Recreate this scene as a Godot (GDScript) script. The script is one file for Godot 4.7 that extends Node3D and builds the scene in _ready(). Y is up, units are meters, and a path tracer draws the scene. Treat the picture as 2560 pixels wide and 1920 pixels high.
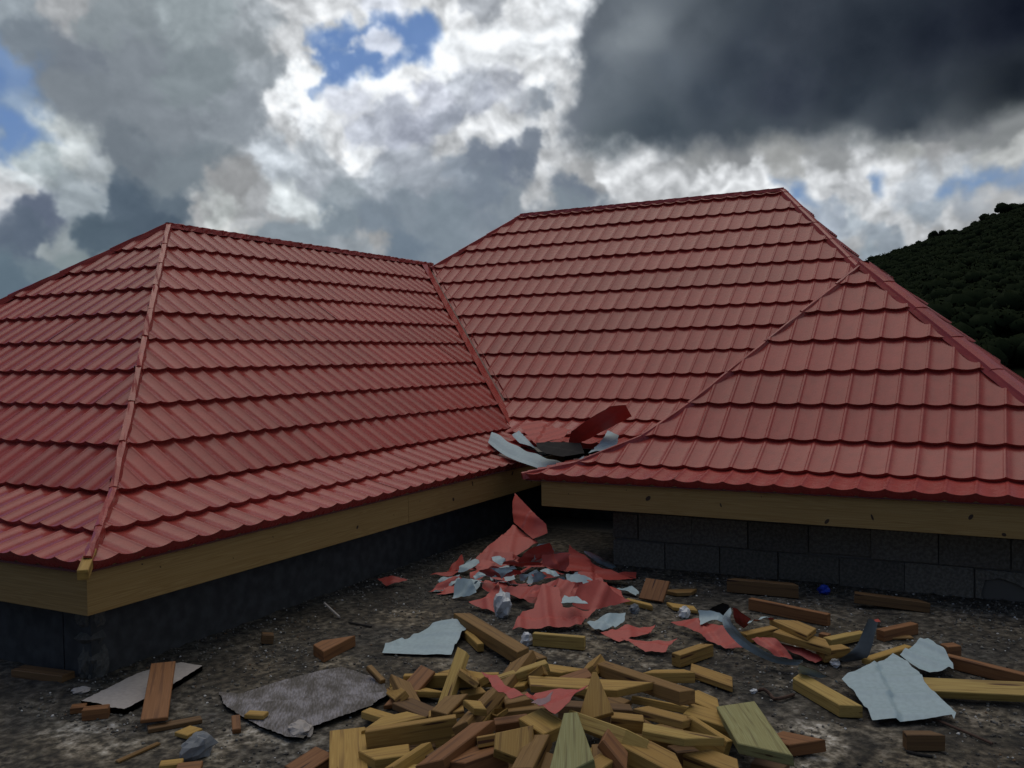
extends Node3D
# A red tiled house roof with offcuts and torn roofing sheets on a concrete slab, under a broken stormy sky.
# World axes: +x runs along the front eave, -z leads away from the viewer, the slab is y = 0.
const CLOUD_TONES := [-55.04, 18.82, 150, 160, 168, -52.75, 19.24, 167, 170, 173, -50.41, 18.6, 135, 144, 150, -54.53, 16.97, 120, 130, 140, -52.25, 16.65, 118, 126, 136, -49.25, 16.95, 128, 136, 144, -45.41, 19.56, 150, 160, 165, -46.13, 16.61, 130, 140, 146, -44.17, 17.97, 142, 150, 156, -42.16, 19.32, 165, 172, 178, -42.9, 16.2, 150, 158, 165, -51.72, 14.56, 122, 130, 138, -48.09, 14, 128, 136, 144, -44.26, 14.24, 140, 148, 156, -49.99, 12, 112, 121, 130, -46.92, 10.9, 120, 130, 138, -50.67, 9.44, 84, 98, 112, -48.86, 8.49, 80, 94, 108, -51.91, 7.73, 82, 97, 110, -47.59, 9.19, 95, 108, 120, -56.02, 15.64, 100, 126, 165, -56.3, 13.52, 120, 140, 165, -54.7, 11.29, 165, 176, 180, -52.97, 11.79, 178, 185, 187, -52.05, 11.24, 165, 173, 178, -53.58, 10.39, 150, 160, 166, -55.85, 9.87, 195, 203, 207, -56.2, 9.24, 202, 205, 208, -53.04, 9.19, 155, 165, 172, -55.11, 8.57, 96, 106, 124, -55.37, 7.32, 92, 104, 120, -54.02, 7.01, 145, 154, 158, -53.12, 6.16, 128, 140, 144, -54.85, 5.85, 110, 125, 135, -56.32, 5.06, 95, 112, 125, -40.87, 17.81, 187, 190, 193, -40.25, 15.45, 248, 252, 255, -39.87, 14.43, 246, 250, 254, -40.94, 14.65, 229, 232, 235, -41.11, 13.48, 192, 195, 198, -41.94, 12.02, 190, 198, 206, -40.78, 10.07, 198, 205, 208, -42.81, 9.35, 167, 170, 173, -44.92, 8.76, 188, 193, 193, -44.68, 7.97, 198, 200, 198, -45.7, 8.47, 163, 165, 167, -44.11, 9.97, 148, 150, 152, -41.78, 7.76, 135, 146, 155, -37.71, 7.12, 150, 158, 165, -36.87, 7.54, 158, 160, 162, -36.76, 12.68, 236, 240, 244, -37.57, 13.2, 207, 210, 213, -38.96, 12.5, 180, 187, 194, -39.67, 11.16, 165, 172, 180, -38.32, 10.52, 150, 160, 168, -38.76, 9.16, 128, 140, 150, -36.29, 8.5, 122, 134, 146, -34.92, 7.13, 112, 126, 140, -33.47, 9.2, 128, 139, 150, -31.37, 8.5, 125, 137, 148, -35.54, 10.82, 165, 173, 182, -34.12, 11.91, 165, 172, 182, -32.74, 10.56, 150, 158, 168, -40.14, 19.93, 192, 195, 198, -38.78, 20, 212, 215, 218, -36.72, 20.33, 200, 205, 215, -37.7, 19.68, 207, 210, 213, -31.83, 20.56, 192, 195, 198, -30.43, 20.2, 227, 230, 233, -29.29, 20.56, 170, 175, 182, -31.18, 18.07, 244, 248, 252, -32.17, 17.81, 236, 240, 244, -29.04, 19.07, 236, 240, 244, -27.64, 18.43, 236, 240, 244, -30.52, 15.89, 190, 196, 206, -29.11, 15.23, 178, 184, 196, -32.64, 15.5, 195, 200, 212, -34.3, 16.64, 229, 232, 235, -37.24, 15.81, 236, 240, 244, -36.4, 16.08, 246, 250, 254, -37.54, 14.77, 229, 232, 235, -35.89, 14.28, 190, 196, 208, -34.08, 13.78, 170, 176, 190, -31.97, 13.92, 160, 167, 180, -30.57, 12.99, 207, 210, 213, -28.43, 13.77, 227, 230, 233, -31.57, 12.72, 187, 190, 193, -29.89, 11.64, 118, 128, 142, -28.47, 11.89, 110, 120, 136, -29.21, 10.27, 120, 131, 144, -30.89, 11.1, 140, 150, 162, -26.59, 20.16, 227, 230, 233, -24.89, 20.11, 231, 235, 239, -26.34, 18.4, 238, 242, 246, -26.65, 16.75, 217, 220, 223, -25.67, 16.08, 227, 230, 233, -24.24, 16.82, 212, 215, 218, -27.23, 16.12, 175, 180, 190, -25.4, 15.42, 150, 158, 168, -27.12, 14.01, 202, 205, 208, -24.99, 14.23, 202, 205, 208, -24.27, 14.87, 205, 208, 211, -26.14, 13.2, 120, 129, 142, -26.73, 11.86, 112, 122, 136, -24.59, 12.62, 192, 195, 198, -25.04, 11.15, 187, 190, 193, -25.9, 10.49, 179, 182, 185, -23.91, 10.71, 115, 125, 138, -27.19, 9.83, 130, 140, 150, -24.07, 9.76, 125, 136, 146, -22.91, 11.49, 163, 165, 167, -21.23, 11.43, 207, 210, 213, -19.84, 10.3, 197, 200, 203, -17.75, 10.88, 182, 185, 188, -15.71, 10.24, 217, 220, 223, -13.02, 10.21, 207, 210, 213, -14.22, 9.75, 222, 225, 228, -16.37, 11.61, 145, 148, 150, -13.67, 11.31, 130, 133, 136, -11.03, 11.26, 150, 152, 152, -8.46, 11.06, 150, 153, 155, -4.75, 11.97, 168, 171, 171, -2.39, 12.08, 120, 124, 128, -2.4, 10.98, 150, 152, 154, -0.12, 11.33, 130, 134, 136, 0.43, 10.31, 165, 168, 168, -1.82, 9.94, 170, 175, 180, -5.97, 10.71, 192, 195, 198, -7.21, 10.31, 197, 200, 203, -9.24, 9.69, 192, 195, 198, -7.97, 9.21, 197, 200, 203, -6.6, 8.46, 185, 188, 191, -5.74, 9.55, 217, 220, 223, -4.77, 9.34, 175, 182, 190, -7.85, 8.03, 165, 175, 184, -9.12, 8.38, 150, 160, 172, -5.26, 7.33, 197, 200, 203, -4.17, 8.02, 150, 160, 170, -2.99, 7.29, 197, 200, 203, -1.83, 8.08, 145, 152, 160, -0.13, 8.3, 150, 155, 160, 0.76, 8.09, 158, 160, 162, -7.86, 6.59, 175, 178, 181, -6.61, 6.91, 150, 160, 170, -7.24, 6.03, 150, 162, 172, -4.78, 6.4, 169, 172, 175, -3.58, 6.7, 158, 160, 162, -1.83, 7.46, 167, 170, 173]
const STORM_TONES := [-23.5, 19.32, 100, 108, 118, -21.8, 19.99, 95, 103, 112, -22.55, 17.01, 95, 104, 114, -23.29, 14.44, 100, 108, 118, -21.13, 18.21, 110, 118, 126, -19.03, 19.09, 120, 128, 135, -19.73, 18.14, 120, 128, 135, -17.68, 16.75, 85, 94, 104, -21.17, 15.4, 92, 101, 110, -19.1, 13.47, 70, 80, 90, -21.21, 12.77, 80, 90, 98, -16.29, 18.9, 78, 86, 95, -14.97, 15.29, 55, 64, 75, -13.61, 17.07, 55, 63, 74, -11, 14.96, 47, 54, 66, -10.97, 18.41, 60, 67, 77, -7.17, 17.02, 48, 55, 65, -7.19, 13.97, 42, 50, 60, -3.54, 16.54, 38, 44, 55, -0.11, 17.17, 30, 35, 46, 0.44, 14.22, 34, 40, 48, -3.56, 13.56, 45, 53, 62, -12.33, 12.52, 62, 71, 80, -7.2, 12.47, 85, 92, 98, -2.39, 12.81, 70, 76, 82, 0.44, 13.05, 70, 76, 80]
const STORM_EDGE := [-22.62, 21.25, -22.77, 20.4, -23.91, 19.71, -24.21, 18.59, -23.67, 17.56, -23.54, 16.66, -23.42, 15.36, -24, 14.47, -23.74, 13.13, -22.62, 12.43, -19.12, 12.21, -15.01, 12.05, -11.68, 11.96, -9.09, 12.07, -5.97, 11.97, -4.15, 12.28, -1.81, 12.26, 1.53, 13.01, 6.15, 12.98, 6.13, 22.23, -22.53, 26.57]
const BLUE_GAPS := [[-39.62, 19.1, -38.52, 19.52, -37.43, 19.57, -36.59, 20.09, -35.48, 20.25, -34.64, 20.14, -33.52, 20.41, -32.67, 20.67, -31.98, 20.19, -31.65, 19.08, -32.44, 18.57, -32.6, 17.56, -33.45, 17.16, -34.85, 17.01, -35.56, 16.49, -36.12, 16.48, -37.08, 16.58, -38.06, 16.1, -39.03, 15.49, -39.45, 14.96, -39.84, 15.59, -39.01, 16.26, -38.86, 16.9, -39.93, 17.35, -39.65, 17.99, -39.77, 18.6], [-56.87, 16.21, -55.57, 15.69, -55.39, 14.55, -56.07, 13.66, -55.09, 13.17, -54.33, 12.4, -53.19, 12.13, -54.68, 11.77, -55.69, 11.56, -56.15, 11.05, -55.84, 10.47, -57.04, 10.38], [-12.35, 10.1, -10.26, 10.03, -10.2, 9.11, -9.76, 8.42, -11.05, 9.03, -11.96, 9.75], [-6.84, 10.02, -5.98, 10.2, -5.98, 9.44, -6.47, 9.22], [-3.69, 9.43, -2.4, 9.63, -0.35, 9.79, 2.06, 9.41, 2.06, 8.33, -0.13, 8.54, -2.06, 8.85, -2.64, 8.4, -3.69, 8.49]]
const WHITE_PUFFS := [[-37.43, 19.2, -36.6, 19.72, -35.5, 19.38, -34.67, 18.78, -34.13, 18.29, -34.98, 17.77, -35.41, 17.26, -36.37, 17.61, -37.19, 18.09], [-39.1, 15.49, -38.33, 16.09, -37.08, 16.64, -36.12, 16.35, -35.86, 15.45, -36.16, 14.54, -37.27, 14.25, -38.36, 14.87]]

func _ready() -> void:
	# camera
	var cam := Camera3D.new()
	cam.name = "camera"
	cam.fov = 44.9730
	cam.near = 0.05
	cam.far = 6000.0
	cam.transform = Transform3D(Basis(Vector3(0.88457, -0.01664, -0.46610), Vector3(0.00190, 0.99948, -0.03208), Vector3(0.46640, 0.02749, 0.88415)), Vector3(0, 1.55, 0))
	add_child(cam)
	cam.current = true
	# sky and exposure
	var env := Environment.new()
	env.background_mode = Environment.BG_SKY
	var sky := Sky.new()
	var sm := PanoramaSkyMaterial.new()
	sm.panorama = make_sky()
	sky.sky_material = sm
	env.sky = sky
	env.tonemap_mode = Environment.TONE_MAPPER_LINEAR
	env.tonemap_exposure = 1.0
	env.sdfgi_enabled = true
	env.ssao_enabled = true
	env.ssil_enabled = true
	var we := WorldEnvironment.new()
	we.name = "world_environment"
	we.environment = env
	add_child(we)
	# the sun, veiled by cloud ahead and high up
	var sun := DirectionalLight3D.new()
	sun.name = "sun"
	sun.light_energy = 0.36
	sun.light_color = Color(1.0, 0.96, 0.9)
	sun.light_angular_distance = 60.0
	sun.shadow_enabled = true
	add_child(sun)
	sun.look_at_from_position(Vector3(-7, 30, -8), Vector3.ZERO)
	print("sky done ", Time.get_ticks_msec())
	rng.seed = 4711
	cam_view = cam.transform.affine_inverse()
	make_materials()
	make_scrap_materials()
	build_house()
	print("house done ", Time.get_ticks_msec())
	board("timber_offcut", "long narrow yellow batten lying at the back left of the pile", Vector3(-2.492, 0.070, -3.582), Vector3(-2.082, 0.080, -3.764), 0.032, 0.062, 0, 0, 0, 0, 0, "offcuts heaped in the timber pile")
	board("timber_offcut", "thin yellow offcut with slanted ends at the pile's left tip", Vector3(-2.534, 0.045, -3.531), Vector3(-2.277, 0.050, -3.498), 0.085, 0.028, 0, 0, 0.04, -0.05, 0, "offcuts heaped in the timber pile")
	board("timber_offcut", "short brown stick leaning behind the pile's left tip", Vector3(-2.688, 0.090, -3.577), Vector3(-2.573, 0.050, -3.531), 0.028, 0.028, 2, 0, 0, 0, 0, "offcuts heaped in the timber pile")
	board("timber_offcut", "dark brown stained offcut half hidden at the pile's left", Vector3(-2.312, 0.070, -3.307), Vector3(-2.070, 0.090, -3.193), 0.1, 0.03, 4, 0, 0, 0, 0, "offcuts heaped in the timber pile")
	board("timber_offcut", "small yellow offcut at the pile's far left edge", Vector3(-2.425, 0.050, -3.196), Vector3(-2.233, 0.080, -3.111), 0.075, 0.03, 0, 0, 0.03, -0.02, 0, "offcuts heaped in the timber pile")
	board("timber_offcut", "pale yellow wedge of board on the pile's left shoulder", Vector3(-2.214, 0.110, -2.953), Vector3(-2.094, 0.120, -3.096), 0.07, 0.03, 0, 0, -0.05, 0.03, 0, "offcuts heaped in the timber pile")
	board("timber_offcut", "long thick beam lying on edge along the pile's left flank", Vector3(-2.138, 0.150, -2.813), Vector3(-1.846, 0.190, -2.994), 0.045, 0.105, 1, 0, 0, 0, 0, "offcuts heaped in the timber pile")
	board("timber_offcut", "brown offcut sloping up behind the long left beam", Vector3(-2.007, 0.130, -3.128), Vector3(-2.016, 0.150, -3.280), 0.075, 0.045, 2, 0, 0, 0.03, 0, "offcuts heaped in the timber pile")
	board("timber_offcut", "small board end behind the diagonal brown planks", Vector3(-2.130, 0.060, -3.513), Vector3(-2.069, 0.060, -3.601), 0.06, 0.05, 1, 0, 0, 0, 0, "offcuts heaped in the timber pile")
	board("timber_offcut", "tall brown plank rising to a slanted tip at the pile's back", Vector3(-1.886, 0.160, -3.398), Vector3(-1.925, 0.200, -3.696), 0.085, 0.05, 2, -25, 0, 0.05, 0, "offcuts heaped in the timber pile")
	board("timber_offcut", "long brown plank leaning down the middle left of the pile", Vector3(-1.750, 0.220, -2.859), Vector3(-1.790, 0.240, -3.197), 0.07, 0.045, 2, -20, 0, 0, 0, "offcuts heaped in the timber pile")
	board("timber_offcut", "shaded plank lying beside the long leaning brown plank", Vector3(-1.736, 0.200, -2.933), Vector3(-1.784, 0.220, -3.205), 0.07, 0.045, 1, 10, 0, 0, 0, "offcuts heaped in the timber pile")
	board("timber_offcut", "stub of yellow board resting across the leaning planks", Vector3(-1.755, 0.270, -2.937), Vector3(-1.698, 0.270, -2.951), 0.06, 0.03, 0, 0, 0.03, 0.02, 0, "offcuts heaped in the timber pile")
	board("timber_offcut", "jagged little offcut in the hollow of the pile", Vector3(-1.729, 0.200, -3.050), Vector3(-1.692, 0.200, -3.085), 0.055, 0.025, 1, 0, 0.02, -0.03, 0, "offcuts heaped in the timber pile")
	board("timber_offcut", "wide yellow board at the top back of the pile", Vector3(-1.987, 0.110, -3.854), Vector3(-1.719, 0.130, -3.809), 0.11, 0.03, 0, 0, 0, -0.03, 0, "offcuts heaped in the timber pile")
	board("timber_offcut", "short yellow board sloping left below the top back board", Vector3(-1.848, 0.150, -3.454), Vector3(-1.873, 0.160, -3.664), 0.09, 0.03, 0, 0, 0.03, 0.03, 0, "offcuts heaped in the timber pile")
	board("timber_offcut", "long yellow board with a pointed right end across the pile's back", Vector3(-1.753, 0.200, -3.433), Vector3(-1.306, 0.220, -3.507), 0.1, 0.032, 0, 0, 0.02, -0.07, 0, "offcuts heaped in the timber pile")
	board("timber_offcut", "small upright offcut with a curved edge at the pile's back", Vector3(-1.627, 0.170, -3.738), Vector3(-1.641, 0.180, -3.869), 0.06, 0.05, 1, -30, 0.02, 0.02, 0, "offcuts heaped in the timber pile")
	board("timber_offcut", "heavy brown beam slanting off the pile's back right", Vector3(-1.623, 0.170, -3.867), Vector3(-1.089, 0.240, -3.491), 0.075, 0.055, 2, -12, 0, 0, 0, "offcuts heaped in the timber pile")
	board("timber_offcut", "short yellow beam behind the slanting brown beam", Vector3(-1.463, 0.080, -4.082), Vector3(-1.289, 0.080, -4.171), 0.06, 0.05, 0, 0, -0.03, 0.02, 0, "offcuts heaped in the timber pile")
	board("timber_offcut", "yellow diamond shaped offcut lying flat right of the pile", Vector3(-1.342, 0.030, -4.363), Vector3(-1.105, 0.035, -4.239), 0.13, 0.028, 1, 0, 0.06, 0.06, 0, "offcuts heaped in the timber pile")
	board("timber_offcut", "short thick offcut behind the torn red sheets' right end", Vector3(-1.431, 0.070, -4.410), Vector3(-1.340, 0.070, -4.633), 0.055, 0.065, 1, 0, 0, 0.02, 0, "timber offcuts scattered on the slab")
	board("timber_offcut", "broad yellow board at the pile's right top", Vector3(-1.160, 0.150, -3.718), Vector3(-1.013, 0.130, -3.671), 0.1, 0.028, 0, 0, -0.02, 0.04, 0, "offcuts heaped in the timber pile")
	board("timber_offcut", "broad yellow board under the right top board", Vector3(-1.090, 0.170, -3.492), Vector3(-0.939, 0.150, -3.488), 0.1, 0.03, 0, 0, 0, 0.05, 0, "offcuts heaped in the timber pile")
	board("timber_offcut", "yellow board with a reddish knot in the pile's right middle", Vector3(-1.212, 0.220, -3.302), Vector3(-1.010, 0.220, -3.263), 0.11, 0.03, 1, -8, 0, 0, 0, "offcuts heaped in the timber pile")
	board("timber_offcut", "short block under the pointed board's right end", Vector3(-1.247, 0.260, -3.090), Vector3(-1.140, 0.250, -3.134), 0.055, 0.05, 1, 0, 0, 0, 0, "offcuts heaped in the timber pile")
	board("timber_offcut", "flat pale yellow offcut with a sharp right tip", Vector3(-1.116, 0.250, -3.060), Vector3(-0.913, 0.220, -3.124), 0.08, 0.03, 3, -10, 0, -0.07, 0, "offcuts heaped in the timber pile")
	board("timber_offcut", "thin yellow plank on edge sloping down the pile's right", Vector3(-1.020, 0.220, -3.300), Vector3(-0.853, 0.180, -3.233), 0.035, 0.1, 0, -10, 0, 0, 0, "offcuts heaped in the timber pile")
	board("timber_offcut", "reddish offcut at the foot of the green stained board", Vector3(-0.801, 0.050, -3.669), Vector3(-0.662, 0.060, -3.631), 0.1, 0.05, 5, 0, -0.02, -0.05, 0, "offcuts heaped in the timber pile")
	board("timber_offcut", "wide green stained board on the pile's right edge", Vector3(-0.919, 0.190, -3.566), Vector3(-0.719, 0.200, -3.170), 0.15, 0.04, 14, 0, 0, -0.08, 0, "offcuts heaped in the timber pile")
	board("timber_offcut", "pale yellow batten running right from the pile's centre", Vector3(-1.324, 0.310, -2.934), Vector3(-1.064, 0.300, -2.869), 0.06, 0.05, 3, -30, 0, -0.03, 0, "offcuts heaped in the timber pile")
	board("timber_offcut", "pointed tall offcut standing at the pile's centre right", Vector3(-1.317, 0.400, -3.106), Vector3(-1.267, 0.280, -2.990), 0.13, 0.025, 1, 0, 0, 0.02, 1, "offcuts heaped in the timber pile")
	board("timber_offcut", "thick yellow block at the pile's centre below the torn red sheet", Vector3(-1.472, 0.300, -2.887), Vector3(-1.333, 0.300, -2.798), 0.1, 0.045, 0, 10, 0, 0, 0, "offcuts heaped in the timber pile")
	board("timber_offcut", "reddish brown batten in the shaded left middle of the pile", Vector3(-1.625, 0.240, -2.898), Vector3(-1.523, 0.250, -2.965), 0.05, 0.05, 5, 0, 0, 0, 0, "offcuts heaped in the timber pile")
	board("timber_offcut", "yellow batten crossing the pile's front left", Vector3(-1.575, 0.270, -2.685), Vector3(-1.419, 0.290, -2.795), 0.06, 0.035, 1, -15, 0, 0, 0, "offcuts heaped in the timber pile")
	board("timber_offcut", "long red stained plank slanting down the pile's front left", Vector3(-1.650, 0.240, -2.505), Vector3(-1.611, 0.280, -2.792), 0.07, 0.04, 5, -10, 0.03, 0.02, 0, "offcuts heaped in the timber pile")
	board("timber_offcut", "thick block with a red stained top at the pile's front left", Vector3(-1.605, 0.230, -2.561), Vector3(-1.502, 0.250, -2.707), 0.11, 0.065, 5, 0, 0.03, 0, 0, "offcuts heaped in the timber pile")
	board("timber_offcut", "trapezoid yellow offcut with a dark knot at the pile's front", Vector3(-1.422, 0.330, -2.673), Vector3(-1.390, 0.270, -2.601), 0.125, 0.05, 1, 0, 0.02, -0.02, 0, "offcuts heaped in the timber pile")
	board("timber_offcut", "narrow brown plank at the front centre of the pile", Vector3(-1.329, 0.270, -2.538), Vector3(-1.351, 0.310, -2.710), 0.075, 0.045, 2, -10, 0, 0, 0, "offcuts heaped in the timber pile")
	board("timber_offcut", "brown board end sloping out of the pile's front centre", Vector3(-1.304, 0.250, -2.591), Vector3(-1.316, 0.280, -2.667), 0.09, 0.04, 2, 15, 0, 0, 0, "offcuts heaped in the timber pile")
	board("timber_offcut", "large splintered pale green board with a pointed top at the pile's front", Vector3(-1.260, 0.380, -2.764), Vector3(-1.173, 0.280, -2.562), 0.15, 0.04, 6, 8, 0, 0.04, 0.8, "offcuts heaped in the timber pile")
	board("timber_offcut", "short dark offcut in the gap beside the splintered pale board", Vector3(-1.182, 0.270, -2.816), Vector3(-1.146, 0.240, -2.737), 0.05, 0.04, 2, 0, 0, 0, 0, "offcuts heaped in the timber pile")
	board("timber_offcut", "small board end at the bottom centre of the pile", Vector3(-1.139, 0.270, -2.620), Vector3(-1.111, 0.280, -2.713), 0.06, 0.04, 1, 0, 0, 0, 0, "offcuts heaped in the timber pile")
	board("timber_offcut", "orange rounded offcut with dark grain at the pile's front right", Vector3(-1.136, 0.330, -2.763), Vector3(-1.047, 0.270, -2.728), 0.075, 0.035, 13, -5, 0.02, 0.03, 0, "offcuts heaped in the timber pile")
	board("timber_offcut", "large flat yellow board with a dark knot at the pile's bottom right", Vector3(-1.089, 0.270, -2.881), Vector3(-0.907, 0.230, -2.850), 0.14, 0.05, 1, 0, -0.03, 0.06, 0, "offcuts heaped in the timber pile")
	board("timber_offcut", "brown stub in the shade right of the pile's middle", Vector3(-1.038, 0.150, -3.148), Vector3(-0.982, 0.140, -3.222), 0.065, 0.06, 4, 0, 0, 0, 0, "offcuts heaped in the timber pile")
	board("timber_offcut", "yellow board end at the bottom right of the pile", Vector3(-0.940, 0.170, -3.122), Vector3(-0.785, 0.160, -3.082), 0.09, 0.06, 1, 0, -0.03, 0.03, 0, "offcuts heaped in the timber pile")
	board("timber_offcut", "dark thin offcut at the pile's lower right corner", Vector3(-0.814, 0.050, -3.421), Vector3(-0.696, 0.050, -3.409), 0.085, 0.04, 4, 0, 0, 0, 0, "offcuts heaped in the timber pile")
	board("timber_offcut", "short wide yellow board with two knot holes at the pile's front left corner", Vector3(-2.302, 0.090, -2.914), Vector3(-2.085, 0.075, -2.639), 0.14, 0.03, 0, 0, 0, 0, 0, "offcuts heaped in the timber pile")
	board("timber_offcut", "yellow board lying between the left beam and the corner board", Vector3(-2.055, 0.110, -2.706), Vector3(-1.929, 0.120, -2.800), 0.1, 0.04, 0, 0, 0.03, 0, 0, "offcuts heaped in the timber pile")
	board("timber_offcut", "bright yellow batten slanting at the pile's front left", Vector3(-1.856, 0.160, -2.563), Vector3(-1.825, 0.180, -2.753), 0.05, 0.09, 0, -15, 0, 0, 0, "offcuts heaped in the timber pile")
	board("timber_offcut", "bright small offcut at the bottom edge left of centre", Vector3(-1.837, 0.140, -2.612), Vector3(-1.739, 0.160, -2.619), 0.07, 0.04, 3, 0, 0, 0, 0, "offcuts heaped in the timber pile")
	board("timber_offcut", "brown beam across the pile's lower left under the slanting batten", Vector3(-2.075, 0.090, -2.820), Vector3(-1.909, 0.100, -2.942), 0.08, 0.05, 4, 0, 0, 0, 0, "offcuts heaped in the timber pile")
	board("timber_offcut", "half buried yellow offcut in the pile's left hollow", Vector3(-1.877, 0.130, -2.982), Vector3(-1.777, 0.140, -3.124), 0.09, 0.045, 1, 0, 0, 0, 0, "offcuts heaped in the timber pile")
	board("timber_offcut", "half buried brown offcut under the pile's centre", Vector3(-1.747, 0.170, -3.182), Vector3(-1.582, 0.180, -3.283), 0.1, 0.05, 2, 0, 0, 0, 0, "offcuts heaped in the timber pile")
	board("timber_offcut", "half buried beam beneath the pointed tall offcut", Vector3(-1.536, 0.200, -3.259), Vector3(-1.281, 0.180, -3.386), 0.1, 0.06, 4, 0, 0, 0, 0, "offcuts heaped in the timber pile")
	board("timber_offcut", "buried plank below the pile's right middle boards", Vector3(-1.218, 0.150, -3.241), Vector3(-1.006, 0.130, -3.373), 0.12, 0.05, 2, 0, 0, 0, 0, "offcuts heaped in the timber pile")
	board("timber_offcut", "buried yellow plank beneath the front right boards", Vector3(-1.201, 0.200, -2.951), Vector3(-1.039, 0.160, -3.049), 0.11, 0.05, 1, 0, 0, 0, 0, "offcuts heaped in the timber pile")
	board("timber_offcut", "buried brown plank under the front left stained block", Vector3(-1.791, 0.160, -2.752), Vector3(-1.583, 0.170, -2.763), 0.12, 0.05, 4, 0, 0, 0, 0, "offcuts heaped in the timber pile")
	board("timber_offcut", "buried offcut under the trapezoid block", Vector3(-1.540, 0.180, -2.718), Vector3(-1.346, 0.200, -2.761), 0.11, 0.06, 2, 0, 0, 0, 0, "offcuts heaped in the timber pile")
	board("timber_offcut", "wide yellow plank filling the pile's upper left hollow", Vector3(-2.080, 0.100, -3.160), Vector3(-1.960, 0.120, -3.240), 0.09, 0.03, 1, 0, 0, 0, 0, "offcuts heaped in the timber pile")
	board("timber_offcut", "short yellow block filling the pile's upper middle", Vector3(-1.762, 0.190, -3.209), Vector3(-1.675, 0.200, -3.289), 0.09, 0.04, 2, 0, 0, 0, 0, "offcuts heaped in the timber pile")
	board("timber_offcut", "yellow offcut lying low at the pile's right foot", Vector3(-1.019, 0.070, -3.604), Vector3(-0.902, 0.070, -3.609), 0.09, 0.04, 2, 0, 0, 0, 0, "offcuts heaped in the timber pile")
	fill_pile(Vector3(-1.714, 0.000, -3.521))
	board("timber_offcut", "big dark brown beam with gouges pointing at the timber pile", Vector3(-2.732, 0.100, -4.517), Vector3(-2.108, 0.100, -4.067), 0.085, 0.07, 2, 0, -0.02, 0.02, 0, "timber offcuts scattered on the slab")
	board("timber_offcut", "small yellow batten piece beside the big dark brown beam", Vector3(-2.641, 0.050, -4.399), Vector3(-2.432, 0.050, -4.206), 0.036, 0.045, 0, 0, 0, 0, 0, "timber offcuts scattered on the slab")
	board("timber_offcut", "greenish yellow batten lying in front of the red ribbed sheet", Vector3(-2.229, 0.075, -4.425), Vector3(-1.948, 0.075, -4.469), 0.032, 0.07, 3, 0, 0, 0, 0, "timber offcuts scattered on the slab")
	board("timber_offcut", "thin brown offcut at the foot of the big dark beam", Vector3(-2.188, 0.030, -4.252), Vector3(-2.067, 0.030, -4.178), 0.08, 0.022, 2, 0, 0, 0, 0, "timber offcuts scattered on the slab")
	board("timber_offcut", "brown wedge shaped block alone on the left of the slab", Vector3(-3.148, 0.060, -3.757), Vector3(-3.163, 0.060, -3.944), 0.12, 0.06, 5, 0, -0.04, 0.07, 0, "timber offcuts scattered on the slab")
	board("timber_offcut", "brown offcut against the left wall's foot", Vector3(-3.604, 0.060, -3.833), Vector3(-3.560, 0.050, -3.878), 0.06, 0.05, 4, 0, 0, 0, 0, "timber offcuts scattered on the slab")
	board("timber_offcut", "brown wide board leaning at the right end of the red sheets", Vector3(-1.935, 0.130, -5.608), Vector3(-1.952, 0.020, -5.515), 0.17, 0.018, 5, 0, 0, 0, 0, "timber offcuts scattered on the slab")
	board("timber_offcut", "flat pale offcut behind the leaning brown board", Vector3(-1.901, 0.030, -5.733), Vector3(-1.761, 0.030, -5.815), 0.09, 0.025, 2, 0, 0.04, -0.03, 0, "timber offcuts scattered on the slab")
	board("timber_offcut", "brown beam lying along the block wall's left part", Vector3(-1.565, 0.090, -5.982), Vector3(-1.154, 0.090, -6.001), 0.055, 0.085, 4, 0, -0.02, 0.02, 0, "timber offcuts scattered on the slab")
	board("timber_offcut", "orange brown batten lying in front of the block wall", Vector3(-1.349, 0.075, -5.605), Vector3(-0.865, 0.075, -5.440), 0.036, 0.07, 13, 0, 0, 0, 0, "timber offcuts scattered on the slab")
	board("timber_offcut", "brown beam end against the broken block of the wall", Vector3(-0.793, 0.090, -5.939), Vector3(-0.407, 0.060, -6.004), 0.06, 0.06, 4, 0, 0, 0.03, 0, "timber offcuts scattered on the slab")
	board("timber_offcut", "yellow offcut lying right of the leaning brown board", Vector3(-1.797, 0.030, -5.426), Vector3(-1.628, 0.030, -5.409), 0.085, 0.022, 0, 0, 0.04, 0.03, 0, "timber offcuts scattered on the slab")
	board("timber_offcut", "yellow stick poking out under the red sheets", Vector3(-2.066, 0.045, -5.394), Vector3(-1.886, 0.035, -5.355), 0.04, 0.03, 0, 0, 0, 0.02, 0, "timber offcuts scattered on the slab")
	board("timber_offcut", "brown block with a yellow top at the slab's lower right", Vector3(-0.335, 0.070, -3.861), Vector3(-0.221, 0.070, -3.913), 0.045, 0.065, 12, 0, 0, 0.02, 0, "timber offcuts scattered on the slab")
	board("timber_offcut", "thick yellow beam lying beside the large grey sheet", Vector3(-0.841, 0.060, -4.384), Vector3(-0.565, 0.060, -4.095), 0.085, 0.055, 3, 0, 0.03, -0.02, 0, "timber offcuts scattered on the slab")
	board("timber_offcut", "long yellow beam running out of the picture on the right", Vector3(-0.307, 0.070, -4.471), Vector3(0.121, 0.075, -4.586), 0.09, 0.04, 3, 22, 0, 0, 0, "timber offcuts scattered on the slab")
	board("timber_offcut", "long orange beam behind the grey sheets on the right", Vector3(-0.242, 0.060, -4.989), Vector3(0.119, 0.060, -4.824), 0.042, 0.06, 13, 0, 0, 0, 0, "timber offcuts scattered on the slab")
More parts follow.
